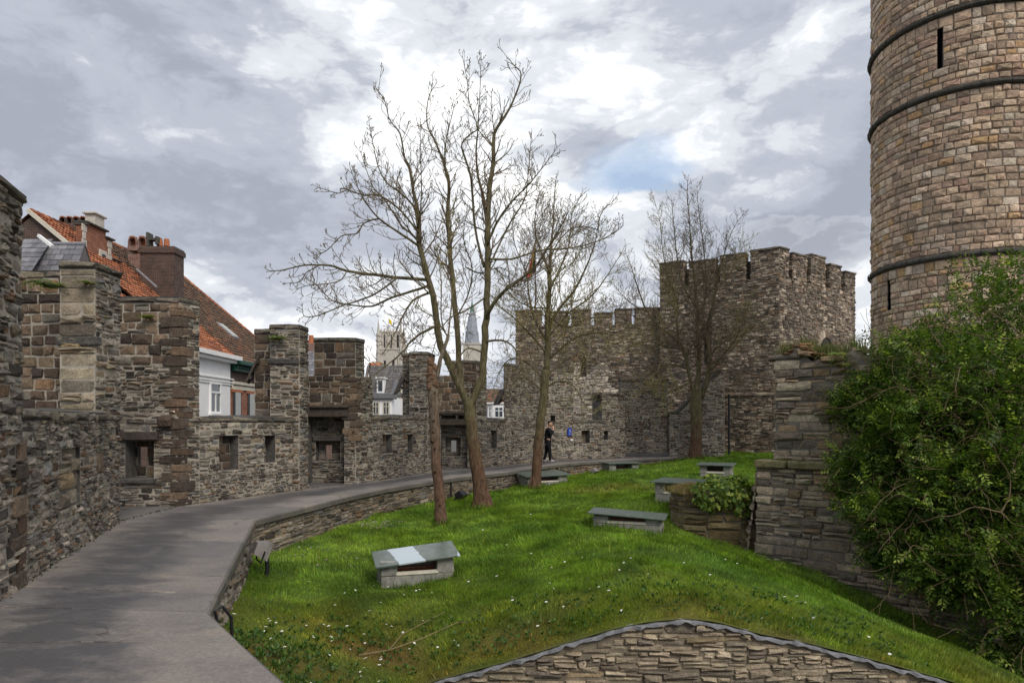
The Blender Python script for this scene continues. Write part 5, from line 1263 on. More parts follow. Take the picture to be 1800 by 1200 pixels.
# big three-stemmed tree
Y2 = 18.6
T = Tree('bare_tree', P(849, 894, Y2), 'tallest bare tree, its thick trunk splitting into three stems', group='bare trees on the mound')
tr = [P(849, 900, Y2), P(846, 870, Y2), P(838, 820, Y2), P(829, 760, Y2), P(825, 718, Y2), P(824, 700, Y2)]
mb = MB(); q, rr = T.stem(tr, [.33, .215, .18, .16, .16, .125], 'trunk', 14, .03, mb)
for a in range(6):      # root flare
    th = a*1.05+.3; b = tr[0]+Vector((math.cos(th)*.34, math.sin(th)*.34, .02)); mb.tube([b+Vector((math.cos(th)*.1, math.sin(th)*.1, -.12)), b.lerp(tr[0], .35)+UP*.16, b.lerp(tr[1], .75)+UP*.25], [.05, .09, .10], 8)
mb.build('trunk', T.bark, T.root, smooth=True)
LIMBS2 = [  # (pixels along the stem, start depth, change of depth, radii, twig start, spacing, lengths, levels)
 ([(825, 715), (808, 680), (784, 629), (772, 599), (767, 560), (761, 521), (754, 494), (743, 452), (736, 425), (736, 381), (727, 336), (719, 293), (711, 277), (703, 235), (685, 211), (677, 179), (663, 157)], Y2, -1.0, [.15, .14, .125, .11, .09, .06, .035, .02, .010], .35, .34, (.5, 1.2), 2),
 ([(812, 680), (808, 650), (806, 620), (802, 566), (796, 500), (791, 440), (787, 381), (789, 320), (779, 285), (767, 253), (751, 219), (753, 173), (767, 147)], Y2, .9, [.12, .115, .11, .09, .065, .04, .025, .010], .3, .32, (.5, 1.2), 2),
 ([(826, 712), (847, 665), (851, 620), (854, 560), (857, 500), (857, 440), (857, 395), (860, 333), (867, 288), (869, 235), (887, 205), (905, 171), (916, 131), (903, 115), (895, 104)], Y2, .2, [.15, .14, .13, .12, .10, .07, .04, .025, .012], .35, .36, (.5, 1.2), 2),
 ([(857, 400), (848, 345), (840, 307), (837, 267), (840, 229), (843, 173), (846, 101)], Y2+.1, -.5, [.06, .05, .035, .02, .010], .1, .34, (.3, .8), 2),
 ([(851, 470), (835, 400), (828, 315), (817, 277), (812, 253), (828, 235), (839, 224), (825, 179), (821, 141), (813, 100)], Y2+.1, .8, [.05, .045, .03, .02, .010], .2, .34, (.4, .9), 2),
 ([(869, 235), (865, 200), (864, 165)], Y2+.1, -.2, [.02, .010], .1, .3, (.2, .5), 1),
 ([(855, 560), (862, 542), (880, 518), (910, 494), (940, 470), (960, 440), (985, 400), (1000, 370)], Y2, -1.5, [.085, .07, .05, .035, .015], .2, .28, (.5, 1.2), 2),
 ([(857, 430), (871, 395), (895, 360), (921, 333), (940, 312), (961, 285), (980, 259)], Y2, -.8, [.05, .045, .03, .02, .010], .2, .26, (.4, .9), 2),
 ([(859, 470), (895, 395), (922, 350), (928, 310), (935, 230)], Y2, 1.0, [.04, .035, .02, .010], .3, .28, (.4, .9), 2),
 ([(857, 455), (900, 455), (950, 440), (1010, 435), (1060, 420), (1090, 400)], Y2, 1.2, [.045, .035, .025, .012], .2, .28, (.5, 1.1), 2),
 ([(788, 320), (781, 272), (792, 213), (803, 172)], Y2+.7, .4, [.03, .02, .009], .1, .3, (.3, .7), 2),
 ([(754, 492), (700, 488), (660, 483), (610, 476), (586, 468), (566, 466), (536, 466), (500, 474), (475, 477)], Y2-.4, -1.6, [.065, .055, .04, .028, .014], .2, .30, (.4, .8), 2),
 ([(610, 476), (596, 494), (560, 500), (540, 502), (520, 508)], Y2-1.3, -.5, [.022, .018, .009], .2, .28, (.3, .6), 1),
 ([(562, 466), (540, 478), (534, 486), (526, 496), (500, 498)], Y2-1.6, .2, [.02, .016, .008], .2, .28, (.2, .5), 1),
 ([(754, 502), (736, 508), (686, 524), (654, 538), (620, 536), (584, 528), (560, 504), (540, 490)], Y2-.3, -.5, [.055, .045, .03, .018, .009], .2, .28, (.4, .9), 2),
 ([(756, 514), (726, 528), (706, 560), (692, 590), (676, 616)], Y2-.3, -1.2, [.05, .04, .025, .012], .15, .26, (.4, .9), 2),
 ([(698, 489), (660, 516), (630, 528), (600, 538), (560, 554), (536, 556), (532, 544)], Y2-.7, -.9, [.035, .03, .02, .010], .15, .26, (.3, .8), 2),
 ([(764, 574), (740, 586), (720, 602), (710, 616), (680, 642), (645, 668)], Y2-.3, -1.8, [.055, .045, .03, .012], .2, .26, (.4, .9), 2),
 ([(736, 432), (700, 408), (666, 384), (644, 357), (628, 328), (615, 293)], Y2-.6, -.9, [.05, .04, .028, .016, .009], .15, .30, (.4, .8), 2),
 ([(736, 425), (720, 408), (708, 400), (696, 381), (675, 350), (657, 331), (647, 307), (633, 264)], Y2-.6, .6, [.045, .035, .025, .010], .2, .30, (.4, .8), 2),
 ([(736, 410), (705, 371), (668, 344), (639, 343), (601, 331), (596, 340), (556, 328)], Y2-.7, -1.4, [.04, .03, .022, .010], .2, .28, (.3, .7), 2),
 ([(734, 400), (727, 363), (703, 339), (679, 320), (665, 293), (657, 259), (648, 211)], Y2-.7, .9, [.04, .03, .022, .010], .15, .30, (.3, .7), 2),
 ([(740, 430), (739, 373), (741, 333), (739, 267), (739, 219)], Y2-.5, -.5, [.03, .025, .018, .008], .15, .32, (.3, .6), 2),
 ([(666, 384), (640, 392), (628, 410), (600, 415), (575, 440), (550, 450)], Y2-1.0, -.5, [.028, .022, .010], .1, .26, (.3, .6), 2),
 ([(800, 560), (822, 520), (830, 470), (815, 420), (822, 360)], Y2+.6, 1.0, [.035, .03, .02, .010], .1, .30, (.4, .9), 2),
 ([(857, 520), (820, 545), (790, 560), (770, 590), (752, 650)], Y2, -1.2, [.035, .025, .010], .15, .26, (.4, .8), 2),
 ([(852, 600), (890, 600), (915, 630), (922, 680), (930, 700)], Y2, -1.6, [.045, .035, .02, .009], .15, .24, (.3, .8), 2),
 ([(850, 620), (822, 612), (805, 632), (790, 650)], Y2, -.9, [.035, .028, .012], .2, .28, (.3, .6), 2),
 ([(820, 470), (845, 480), (880, 470), (905, 488)], Y2+.3, .9, [.03, .022, .010], .2, .3, (.4, .9), 2),
]
for pp, y0, dy, rs, stt, per, Lr, lev in LIMBS2:
    q, rr = T.stem(px_path(pp, y0, dy), rs, 'limb', 9 if rs[0] > .08 else 6, .04)
    T.sprout(q, rr, stt, per*.72, (Lr[0], Lr[1]*1.3), lev, up=.18, droop=.12 if pp[-1][1] > 440 else 0, m=0)
T.done()

# pollarded stump with one pale side stem
Y1 = 16.4
T = Tree('bare_tree', P(775, 926, Y1), 'cut off trunk with a rusty stump top and one pale side shoot', bark='bark_grey', group='bare trees on the mound', twigmat='twig_yellow')
mb = MB(); q, rr = T.stem([P(776, 932, Y1), P(774, 900, Y1), P(770, 850, Y1), P(766, 790, Y1), P(764, 730, Y1), P(761, 690, Y1), P(759, 650, Y1)], [.155, .14, .128, .122, .125, .13, .12], 'trunk', 14, .05, mb)
flare(mb, P(776, 926, Y1), .15, .4)
for _ in range(26):
    p = q[R.randrange(2, len(q)-4)]; a = R.uniform(0, 6.28); mb.box(p+Vector((math.cos(a)*.12, math.sin(a)*.12, jit(.1))), (.05, .05, .06), Matrix.Rotation(R.uniform(0, 3), 3, 'Y'), bev=.012, jit=.01)
mb.build('trunk', T.bark, T.root, smooth=True)
mb = MB()
for (px, py, r) in ((757, 638, .085), (757, 650, .10), (760, 660, .10), (757, 680, .09), (761, 695, .10), (764, 646, .08), (753, 658, .07), (763, 675, .09), (756, 666, .09)):
    c = P(px, py, Y1-.05); vs = []; fs = []; nn = 9
    mb.tube([c-UP*r*1.2, c-UP*r*.6+rv(.01), c+rv(.01), c+UP*r*.6+rv(.015), c+UP*r*1.3], [r*.6, r*.95, r*1.0, r*.85, r*.35], nn)
for k in range(5): a = k*1.3; c = P(757, 632, Y1-.04); mb.tube([c+Vector((math.cos(a)*.07, math.sin(a)*.06, -.05)), c+Vector((math.cos(a)*.075, math.sin(a)*.065, .06+jit(.04)))], [.035, .012], 5)
mb.build('stump_top', M['bark_rust'], T.root)
q, rr = T.stem([P(768, 665, Y1), P(772, 640, Y1), P(780, 615, Y1), P(787, 593, Y1), P(788, 587, Y1)], [.085, .075, .062, .06, .04], 'limb', 9, .06)
for pp, dy in (([(787, 592), (779, 575), (775, 548), (776, 500), (772, 470), (768, 440)], -.5), ([(788, 590), (791, 560), (794, 530), (793, 506), (787, 479), (784, 455), (791, 425), (794, 390), (800, 350)], .4), ([(786, 590), (765, 560), (742, 545), (728, 520)], -.7)):
    q, rr = T.stem(px_path(pp, Y1, dy), [.032, .024, .016, .008], 'limb', 6, .05); T.sprout(q, rr, .25, .22, (.25, .6), 2, up=.2, m=1)
T.done()

def bushy(T, limbs, Y, per, Lr, lev, m_prob=.5, droop=.1):
    for pp, dy, rs in limbs:
        q, rr = T.stem(px_path(pp, Y, dy), rs, 'limb', 8 if rs[0] > .06 else 6, .04)
        T.sprout(q, rr, .15, per, Lr, lev, up=.15, droop=droop if pp[-1][1] > 560 else 0, m=1 if R.random() < m_prob else 0)
# middle tree by the path
Y3 = 22.8
T = Tree('bare_tree', P(944, 859, Y3), 'slim mossy bare tree in front of the standing man', group='bare trees on the mound')
mb = MB(); T.stem([P(941, 864, Y3), P(942, 840, Y3), P(946, 780, Y3), P(955, 700, Y3), P(959, 650, Y3)], [.22, .175, .155, .145, .145], 'trunk', 12, .04, mb); flare(mb, P(941, 859, Y3), .20, .45); mb.build('trunk', T.bark, T.root, smooth=True)
bushy(T, [([(960, 655), (964, 600), (963, 560), (966, 500), (968, 440), (972, 400), (975, 340), (978, 310)], .2, [.16, .13, .10, .06, .03, .012]),
 ([(963, 575), (985, 540), (1010, 510), (1030, 470), (1045, 430), (1055, 380), (1068, 360)], -.8, [.07, .06, .04, .02, .010]),
 ([(965, 590), (1000, 550), (1040, 520), (1070, 480), (1095, 440)], .9, [.06, .05, .03, .012]),
 ([(961, 600), (940, 560), (930, 520), (925, 480), (905, 430), (900, 380)], .8, [.07, .055, .035, .02, .010]),
 ([(960, 620), (935, 590), (905, 560), (880, 540), (865, 520)], -.9, [.06, .045, .03, .010]),
 ([(966, 510), (985, 470), (1000, 430), (1005, 380), (1020, 345)], .7, [.05, .04, .02, .010]),
 ([(967, 480), (950, 440), (940, 400), (945, 350), (955, 330)], -.5, [.045, .035, .02, .010]),
 ([(966, 630), (995, 605), (1020, 590), (1050, 585), (1085, 590), (1110, 600)], -1.0, [.055, .04, .03, .010]),
 ([(962, 660), (990, 635), (1020, 625), (1050, 640), (1075, 665)], .8, [.05, .04, .025, .010]),
 ([(958, 670), (930, 640), (900, 630), (880, 650), (865, 690)], .8, [.05, .04, .025, .010]),
 ([(957, 690), (925, 665), (905, 670), (890, 700)], -.8, [.045, .03, .010]),
 ([(968, 560), (1000, 575), (1030, 560), (1070, 555), (1100, 530)], .4, [.045, .03, .010]),
 ([(958, 680), (985, 670), (1010, 680), (1030, 715), (1045, 730)], -1.0, [.045, .03, .010]),
 ([(966, 540), (935, 540), (900, 520), (880, 480)], .5, [.04, .03, .010]),
 ([(968, 450), (985, 420), (1010, 400), (1040, 400), (1060, 410)], -.4, [.035, .025, .010])], Y3, .22, (.6, 1.6), 2, .75)
T.done()
# right tree in front of the gatehouse
Y4 = 33.0
T = Tree('bare_tree', P(1222, 808, Y4), 'dense bare tree in front of the big stone gatehouse', group='bare trees on the mound', twigmat='twig')
mb = MB(); T.stem([P(1221, 812, Y4), P(1223, 780, Y4), P(1224, 748, Y4), P(1223, 710, Y4), P(1224, 680, Y4)], [.32, .27, .26, .29, .25], 'trunk', 12, .04, mb); flare(mb, P(1221, 808, Y4), .29, .55); mb.build('trunk', T.bark, T.root, smooth=True)
bushy(T, [([(1224, 690), (1229, 646), (1226, 580), (1224, 535), (1221, 490), (1215, 440), (1212, 390), (1208, 340), (1210, 312)], .2, [.19, .16, .12, .08, .05, .03, .012]),
 ([(1232, 700), (1247, 652), (1245, 580), (1254, 535), (1259, 505), (1264, 480), (1275, 440), (1290, 400), (1308, 375)], -.6, [.17, .15, .11, .07, .04, .02, .010]),
 ([(1219, 690), (1212, 660), (1202, 616), (1187, 595), (1160, 574), (1136, 544), (1121, 505), (1110, 470), (1100, 445)], -.8, [.13, .12, .09, .07, .05, .03, .012]),
 ([(1190, 600), (1190, 565), (1190, 529), (1175, 490), (1165, 440), (1160, 390), (1150, 350)], .8, [.08, .06, .04, .02, .010]),
 ([(1248, 640), (1265, 631), (1295, 592), (1310, 550), (1328, 511)], -.7, [.09, .07, .05, .03, .012]),
 ([(1247, 625), (1275, 600), (1310, 590), (1340, 600)], .8, [.07, .05, .03, .010]),
 ([(1216, 678), (1211, 673), (1184, 685), (1157, 697), (1139, 682), (1120, 690)], -.6, [.08, .06, .04, .010]),
 ([(1214, 650), (1180, 640), (1154, 646), (1130, 660), (1100, 650)], .9, [.07, .05, .03, .010]),
 ([(1226, 560), (1240, 520), (1240, 470), (1235, 420), (1228, 370), (1225, 325)], .9, [.07, .05, .03, .010]),
 ([(1224, 540), (1200, 500), (1190, 450), (1185, 400), (1180, 350)], -.6, [.07, .05, .03, .010]),
 ([(1258, 510), (1285, 480), (1300, 445), (1312, 420)], .6, [.05, .04, .02, .010]),
 ([(1163, 574), (1130, 580), (1105, 565), (1085, 550)], .6, [.05, .035, .010]),
 ([(1240, 660), (1270, 650), (1300, 660), (1310, 690)], -.8, [.06, .04, .010]),
 ([(1202, 612), (1170, 610), (1140, 600), (1105, 610), (1080, 630)], -.7, [.055, .04, .010]),
 ([(1140, 548), (1120, 540), (1095, 520), (1080, 500)], -.3, [.04, .03, .010])], Y4, .24, (.8, 2.1), 2, .35)
T.done()

# ------------------------------------------------------------------ big shrub over the pier
sh = thing('leafy_shrub', (8.3, 11.6, -2.4), 'huge leafy green shrub with tangled twigs in front of the round tower', 'shrub')
ELL = [(1560, 700, 12.9, .75, .7, .6), (1640, 640, 12.7, 1.0, .9, .8), (1730, 560, 12.7, 1.0, .9, .85), (1810, 520, 12.5, 1.0, .9, .9), (1560, 800, 12.3, .75, .7, .75), (1500, 720, 13.0, .35, .35, .35), (1645, 760, 11.7, .95, .8, .8),
       (1745, 700, 11.4, 1.0, .8, .9), (1580, 900, 11.6, .85, .7, .75), (1500, 840, 12.6, .35, .4, .45), (1690, 880, 11.0, .95, .7, .85), (1790, 830, 10.8, 1.0, .8, 1.0), (1660, 990, 10.8, .65, .5, .55), (1780, 980, 10.3, .75, .6, .75), (1560, 960, 11.7, .45, .4, .4), (1880, 700, 11.6, 1.2, 1, 1.2), (1900, 900, 10.9, 1.1, .9, 1.2), (1790, 1065, 10.0, .4, .4, .4), (1780, 1120, 10.3, .55, .5, .5), (1840, 1040, 10.3, .7, .6, .8)]
rg = np.random.default_rng(21); pts = []; dirs = []
for (px, py, Y, rx, ry, rz) in ELL:
    c = P(px, py, Y); n = int(1800*(.22 if py < 610 else .62 if py < 720 else 1.0)*(rx*ry+rx*rz+ry*rz)/1.6)
    d = rg.normal(0, 1, (n, 3)); d /= np.linalg.norm(d, axis=1)[:, None]
    lump = 1+.13*np.sin(d[:, 0]*6+px)+.12*np.sin(d[:, 2]*7+py)+.10*np.sin(d[:, 1]*9)
    rr = (rg.uniform(.12, 1.0, n)**.42)*lump*rg.uniform(.92, 1.12, n)
    pts.append(np.array(c)+d*np.array([rx, ry, rz])*rr[:, None]); dirs.append(d)
pts = np.concatenate(pts); dirs = np.concatenate(dirs)
kk = mnoise
gap = np.array([mnoise.noise(Vector(p)*1.7) for p in pts]); ok = (gap > -.22) & (pts[:, 2] > -2.5); pts, dirs = pts[ok], dirs[ok]
n = len(pts); per = 8
ax = dirs*.6+rg.normal(0, .55, (n, 3)); ax[:, 2] += .15; ax /= np.linalg.norm(ax, axis=1)[:, None]
Lf = rg.uniform(.16, .34, n); up0 = np.array([0, 0, 1.0])
sdv = np.cross(ax, up0+rg.normal(0, .3, (n, 3))); sdv /= np.linalg.norm(sdv, axis=1)[:, None]; nrm = np.cross(sdv, ax)
SC = np.array([(.068, .125, .016), (.10, .168, .021), (.038, .076, .012), (.14, .205, .035), (.075, .128, .018)]); cc = SC[rg.choice(5, n, p=[.32, .25, .25, .08, .10])]
yl = (rg.random(n) < .13); cc[yl] = np.array([.32, .40, .07])
Vs = []; Cs = []
for k in range(per):
    t = (k//2+.6)/(per/2) if k < per-1 else 1.0; sg = 1 if k % 2 else -1
    b = pts+ax*(Lf*t)[:, None]; s = (rg.uniform(.058, .102, n)*(1-.25*t))[:, None]
    ld = ax*.55+sdv*sg*.8+nrm*rg.normal(0, .25, (n, 1)) if k < per-1 else ax+nrm*.1
    ld = ld+rg.normal(0, .12, (n, 3)); ld[:, 2] -= .15; ld /= np.linalg.norm(ld, axis=1)[:, None]; lw2 = np.cross(ld, nrm); lw2 /= np.linalg.norm(lw2, axis=1)[:, None]
    q = np.stack([b, b+ld*s*.5+lw2*s*.25-nrm*s*.05, b+ld*s*1.1-nrm*s*.12, b+ld*s*.5-lw2*s*.25-nrm*s*.05], 1)
    Vs.append(q.reshape(-1, 3)); Cs.append(cc*rg.uniform(.7, 1.3, (n, 1)))
V_ = np.concatenate(Vs); np_mesh('foliage', V_, np.arange(len(V_)).reshape(-1, 4), np.concatenate(Cs), M['leaf'], sh)
m = MB()
def climber(p, d, L, r, n, curl=.25, droop=.1):
    pts_ = [p.copy()]; rs = [r]; d = d.normalized()
    for i in range(n):
        d = (d+rv(curl)-UP*droop*.4).normalized(); p = p+d*(L/n); pts_.append(p.copy()); rs.append(max(.003, r*(1-.75*(i+1)/n)))
    m.tube(smooth_path(pts_, 2), [rs[min(len(rs)-1, i//2)] for i in range(2*n+1)], 4 if r < .012 else 6, cap=False); return pts_
for _ in range(900):
    i = R.randrange(n); p = Vector(pts[i]); d = Vector(dirs[i])*.5+Vector((jit(1), jit(.6)-.25, jit(.8)))
    q = climber(p, d, R.uniform(.5, 1.6), R.choice((.005, .006, .007, .009)), 7, .3)
    if R.random() < .6: climber(q[3], (q[4]-q[2])+rv(.05), R.uniform(.2, .6), .004, 5)
for (px, py, Y, r) in ((1800, 590, 11.6, .018), (1680, 720, 11.2, .016), (1720, 560, 12, .014), (1610, 620, 12.1, .012), (1760, 900, 10.1, .016), (1640, 840, 11, .014)):
    for _ in range(3): climber(P(px, py, Y), Vector((jit(1)-.5, -.05, jit(.5))), R.uniform(1.2, 2.2), r*.75, 11, .22)
# long shoots poking out at the upper left and over the top
for (px, py, tx, ty, Y) in ((1560, 690, 1490, 600, 12.9), (1560, 640, 1515, 560, 12.9), (1560, 700, 1500, 660, 12.8), (1640, 560, 1640, 470, 12.7), (1640, 600, 1600, 500, 12.7), (1690, 500, 1700, 440, 12.6), (1740, 480, 1770, 430, 12.6), (1600, 620, 1560, 545, 12.8), (1690, 560, 1660, 455, 12.6), (1550, 1010, 1500, 985, 11.4), (1570, 990, 1540, 1010, 11.4), (1760, 500, 1740, 440, 12.6), (1500, 840, 1455, 830, 12.3)):
    a, b = P(px, py, Y), P(tx, ty, Y-.2); climber(a, (b-a)+rv(.1), (b-a).length*1.1, .008, 7, .12, .05)
for (px, py) in ((1700, 1090), (1760, 1080), (1640, 1060), (1800, 1100)):
    b = P(px, py, 11.8); b.z = -2.8; q = climber(b, Vector((jit(.5), .2, 1)), 3.6, .05, 9, .15, 0)
m.build('branches', m_simple('shrub_stem', (.16, .115, .065), .9, .4, 9, .4), sh, smooth=True)

# ------------------------------------------------------------------ sprouting ferns on the merlon tops
for (x, y, z, s, lab) in ((-7.66, 11.36, 4.0, .42, 'small green fern growing in the crack of the nearest left merlon'), (-7.05, 11.36, 4.05, .22, 'tiny fern tuft near the top corner of the nearest left merlon'),
                          (-7.6, 14.24, 3.92, .26, 'small fern on the brown blocks of the second left merlon'), (-6.0, 17.42, 3.85, .36, 'small fern on the merlon beside the white house gap')):
    v, f, c = ferns([(x, y, z), (x, y, z), (x, y, z)], s, int(s*1000), [(.12, .17, .02), (.16, .18, .025), (.08, .13, .02)])
    o = np_mesh('fern', v, f, c, M['leaf']); tag(o, lab, 'fern')

# ------------------------------------------------------------------ person
def skin_obj(name, joints, edges, mat, parent, sub=2, root=0):
    me = bpy.data.meshes.new(name); me.from_pydata([j[0] for j in joints], edges, []); o = bpy.data.objects.new(name, me); col.objects.link(o); me.materials.append(mat)
    sk = o.modifiers.new('skin', 'SKIN'); sk.use_smooth_shade = True
    lay_ = me.skin_vertices[0] if me.skin_vertices else None
    if lay_ is None:
        me.attributes.new
    for i, j in enumerate(joints):
        r = j[1]; me.skin_vertices[0].data[i].radius = (r, r) if isinstance(r, (int, float)) else r
        me.skin_vertices[0].data[i].use_root = (i == root)
    ss = o.modifiers.new('subsurf', 'SUBSURF'); ss.levels = sub; ss.render_levels = sub
    o.parent = parent; return o
YP = 29.25; XP = X_at(963, YP)
pe = thing('person', (XP, YP, .004), 'man in black walking beside the far wall with one hand raised to his face', 'person')
J = [((0, 0, .93), .125), ((.01, 0, 1.10), .125), ((.02, 0, 1.30), .14), ((.03, 0, 1.42), .10), ((.05, 0, 1.50), .055), ((.085, 0, 1.56), .075), ((.10, 0, 1.64), .098), ((.09, 0, 1.715), .075),
     # legs
     ((.02, -.09, .86), .085), ((.08, -.09, .48), .055), ((.10, -.09, .10), .04), ((-.03, .09, .86), .085), ((-.05, .09, .48), .055), ((-.16, .09, .11), .04),
     # near arm, hand at the face
     ((.03, -.17, 1.39), .06), ((.13, -.24, 1.16), .046), ((.22, -.14, 1.38), .036), ((.225, -.10, 1.47), .032),
     # far arm hanging
     ((.02, .17, 1.39), .06), ((-.03, .23, 1.13), .046), ((.06, .23, .90), .034), ((.08, .22, .82), .032),
     # feet
     ((.23, -.09, .045), .035), ((-.05, .09, .05), .035)]
E = [(0, 1), (1, 2), (2, 3), (3, 4), (4, 5), (5, 6), (6, 7), (0, 8), (8, 9), (9, 10), (0, 11), (11, 12), (12, 13), (3, 14), (14, 15), (15, 16), (16, 17), (3, 18), (18, 19), (19, 20), (20, 21), (10, 22), (13, 23)]
k = len(J)
J += [((.205, 0, 1.625), .018)]; E += [(6, k)]; k += 1
for sy in (-1, 1): J += [((.085, sy*.098, 1.63), .022)]; E += [(6, k)]; k += 1       # ears                     # nose
for hx, hy, hz, ang in ((.225, -.10, 1.47, 1.0), (.08, .22, .82, -1.0)):   # fingers and thumb
    hand = 17 if ang > 0 else 21
    for f in range(4):
        b = (hx+.012*(f-1.5), hy+(.02 if ang > 0 else 0), hz+ang*.045); t_ = (hx-.012+.010*(f-1.5), hy+(.045 if ang > 0 else -.015), hz+ang*(.085+.006*(f % 3)))
        J += [(b, .010), (t_, .008)]; E += [(hand, k), (k, k+1)]; k += 2
    J += [((hx-.045, hy+.01, hz+ang*.035), .011)]; E += [(hand, k)]; k += 1
skin_obj('body', J, E, M['skin'], pe)
skin_obj('jacket', [((0, 0, .74), .172), ((.01, 0, 1.10), .155), ((.02, 0, 1.30), .168), ((.03, 0, 1.42), .125), ((.04, 0, 1.49), .085), ((.03, -.18, 1.38), .082), ((.13, -.25, 1.15), .066), ((.215, -.15, 1.36), .052), ((.02, .18, 1.38), .082), ((-.03, .24, 1.12), .066), ((.055, .235, .92), .052)],
         [(0, 1), (1, 2), (2, 3), (3, 4), (3, 5), (5, 6), (6, 7), (3, 8), (8, 9), (9, 10)], M['cloth_black'], pe)
skin_obj('shirt_hem', [((0, 0, .68), .172), ((0, 0, .86), .172)], [(0, 1)], M['cloth_grey'], pe, 2)
skin_obj('trousers', [((0, 0, .90), .155), ((.02, -.09, .76), .115), ((.08, -.09, .48), .078), ((.10, -.09, .05), .062), ((-.02, .09, .76), .115), ((-.05, .09, .48), .078), ((-.16, .09, .06), .062), ((0, 0, 1.04), .150)], [(7, 0), (0, 1), (1, 2), (2, 3), (0, 4), (4, 5), (5, 6)], M['cloth_black'], pe)
skin_obj('hair', [((.045, 0, 1.60), .075), ((.075, 0, 1.70), .098), ((.115, 0, 1.745), .065)], [(0, 1), (1, 2)], M['hair'], pe)
m = MB()
for sy in (-1, 1): m.box((XP+.172, YP+sy*.035, 1.652), (.02, .028, .014), bev=.004); m.box((XP+.165, YP+sy*.036, 1.678), (.02, .04, .008), bev=.002)
m.box((XP+.172, YP, 1.568), (.02, .045, .010), bev=.003); m.build('face_features', M['hair'], pe)
for (hx, hy, hz, tx, tz) in ((.08, -.09, .06, .27, .045), (-.19, .09, .085, .0, .045)):
    skin_obj('shoe', [((hx, hy, hz), .052), (((hx+tx)/2, hy, .05), .048), ((tx, hy, tz), .036)], [(0, 1), (1, 2)], M['shoe'], pe)

# ------------------------------------------------------------------ blue sign and white plate on the wall
ud = Vector((1.43, 1.1, 0)).normalized(); un = Vector((ud.y, -ud.x, 0)); rotS = Matrix((ud, -un, UP)).transposed()
def onwall(u, z, off): p = Vector((1.37, 30.0, 0))+ud*u+un*off; return Vector((p.x, p.y, z))
sg = thing('blue_sign', onwall(1.50, 1.25, .06), 'small blue plaque with a white symbol on the far wall right of the man', 'sign')
m = MB(); m.box(onwall(1.50, 1.27, .075), (.25, .025, .36), rotS, bev=.006); m.build('plate', M['blue'], sg)
m = MB()
def sgl(pl, r): m.tube([onwall(1.50+a, 1.27+b, .091) for a, b in pl], [r]*len(pl), 5)
sgl([(.035, .075), (-.025, .08), (-.03, .04), (.02, .03), (.035, -.005), (.015, -.035), (-.02, -.035)], .010)
sgl([(-.045, -.10), (.035, -.10)], .008)
m.build('symbol', M['sign_white'], sg)
m = MB(); m.box(onwall(1.64, .90, .06), (.16, .03, .09), rotS, bev=.008); tag(m.build('white_plate', M['sign_white']), 'small white plate low on the wall under the blue sign', 'plate')
# ------------------------------------------------------------------ houses outside the wall
def tiles(mb, O, U, V, nu, nv, cols, lift=.03, m=0, wave=0.0):
    """roof covering from eave corner O; U along the eave, V up the slope (full lengths)"""
    O, U, V = Vector(O), Vector(U), Vector(V); Nn = U.cross(V).normalized(); du, dv = U/nu, V/nv
    if Nn.z < 0: Nn = -Nn
    for j in range(nv):
        for i in range(nu):
            o = O+du*(i+(.5 if j % 2 else 0)*(0 < i < nu-1))+dv*j; c = pick(cols); k = lift*R.uniform(.7, 1.3)
            a, b, c2, d = o+Nn*k, o+du*.96+Nn*k, o+du*.96+dv*1.02, o+dv*1.02
            mid0, mid1 = (a+b)/2+Nn*wave, (c2+d)/2+Nn*wave
            if wave: mb.add([a, mid0, b, c2, mid1, d, o, o+du*.96], [(0, 1, 4, 5), (1, 2, 3, 4), (6, 7, 2, 1, 0)], c, m)
            else: mb.add([a, b, c2, d, o, o+du*.96], [(0, 1, 2, 3), (4, 5, 1, 0)], c, m)
OR = [((.32, .13, .072), 4), ((.265, .105, .062), 3), ((.37, .165, .092), 2), ((.16, .08, .058), 1.8)]
BRN = [((.13, .088, .066), 4), ((.10, .073, .057), 4), ((.16, .092, .062), 1.5), ((.22, .10, .06), .5), ((.09, .07, .055), 2)]
SLT = [((.17, .18, .215), 4), ((.14, .15, .18), 3), ((.20, .21, .25), 2)]
GRS = [((.095, .095, .10), 4), ((.12, .12, .125), 3), ((.075, .075, .08), 2)]
h1 = thing('brick_house', (-17, 33, GZ), 'brick house with orange tiled roof, stepped gable and big chimneys behind the left wall', 'house')
XR, ZR, XE, ZE = -21.0, 10.9, -13.9, 5.0
def roofpt(X, Y): t = (XR-X)/(XR-XE); return Vector((X, Y, ZR+(ZE-ZR)*t))
m = MB(); m.prism([(-28, 28), (-14.3, 28), (-14.3, 30.0), (-14.3, 35.6), (-28, 35.6)], GZ, 4.9); m.add([(-28, 35.6, 4.9), (-14.3, 35.6, 4.9), (-21, 35.6, 10.75), (-28, 29.9, 4.9), (-14.3, 29.9, 4.9), (-21, 29.9, 10.75)], [(0, 2, 1), (3, 4, 5)])
m.build('wall', M['brick_dark'], h1)
m = MB(); tiles(m, (XE, 29.8, ZE), (0, 5.9, 0), (XR-XE, 0, ZR-ZE), 26, 34, OR, .045, wave=.03); m.face([(XE, 29.8, ZE-.06), (XE, 35.7, ZE-.06), (XR, 35.7, ZR-.06), (XR, 29.8, ZR-.06)], (.2, .08, .04))
m.face([(XR, 29.8, ZR), (XR, 35.7, ZR), (-28, 35.7, ZE), (-28, 29.8, ZE)], (.3, .1, .05))
for k in range(17): m.tube([(XR, 29.8+k*.35, ZR+.02), (XR, 29.8+k*.35+.36, ZR+.0)], [.13, .10], 7, pick(OR))
roof1 = m.build('roof', M['tile'], h1)
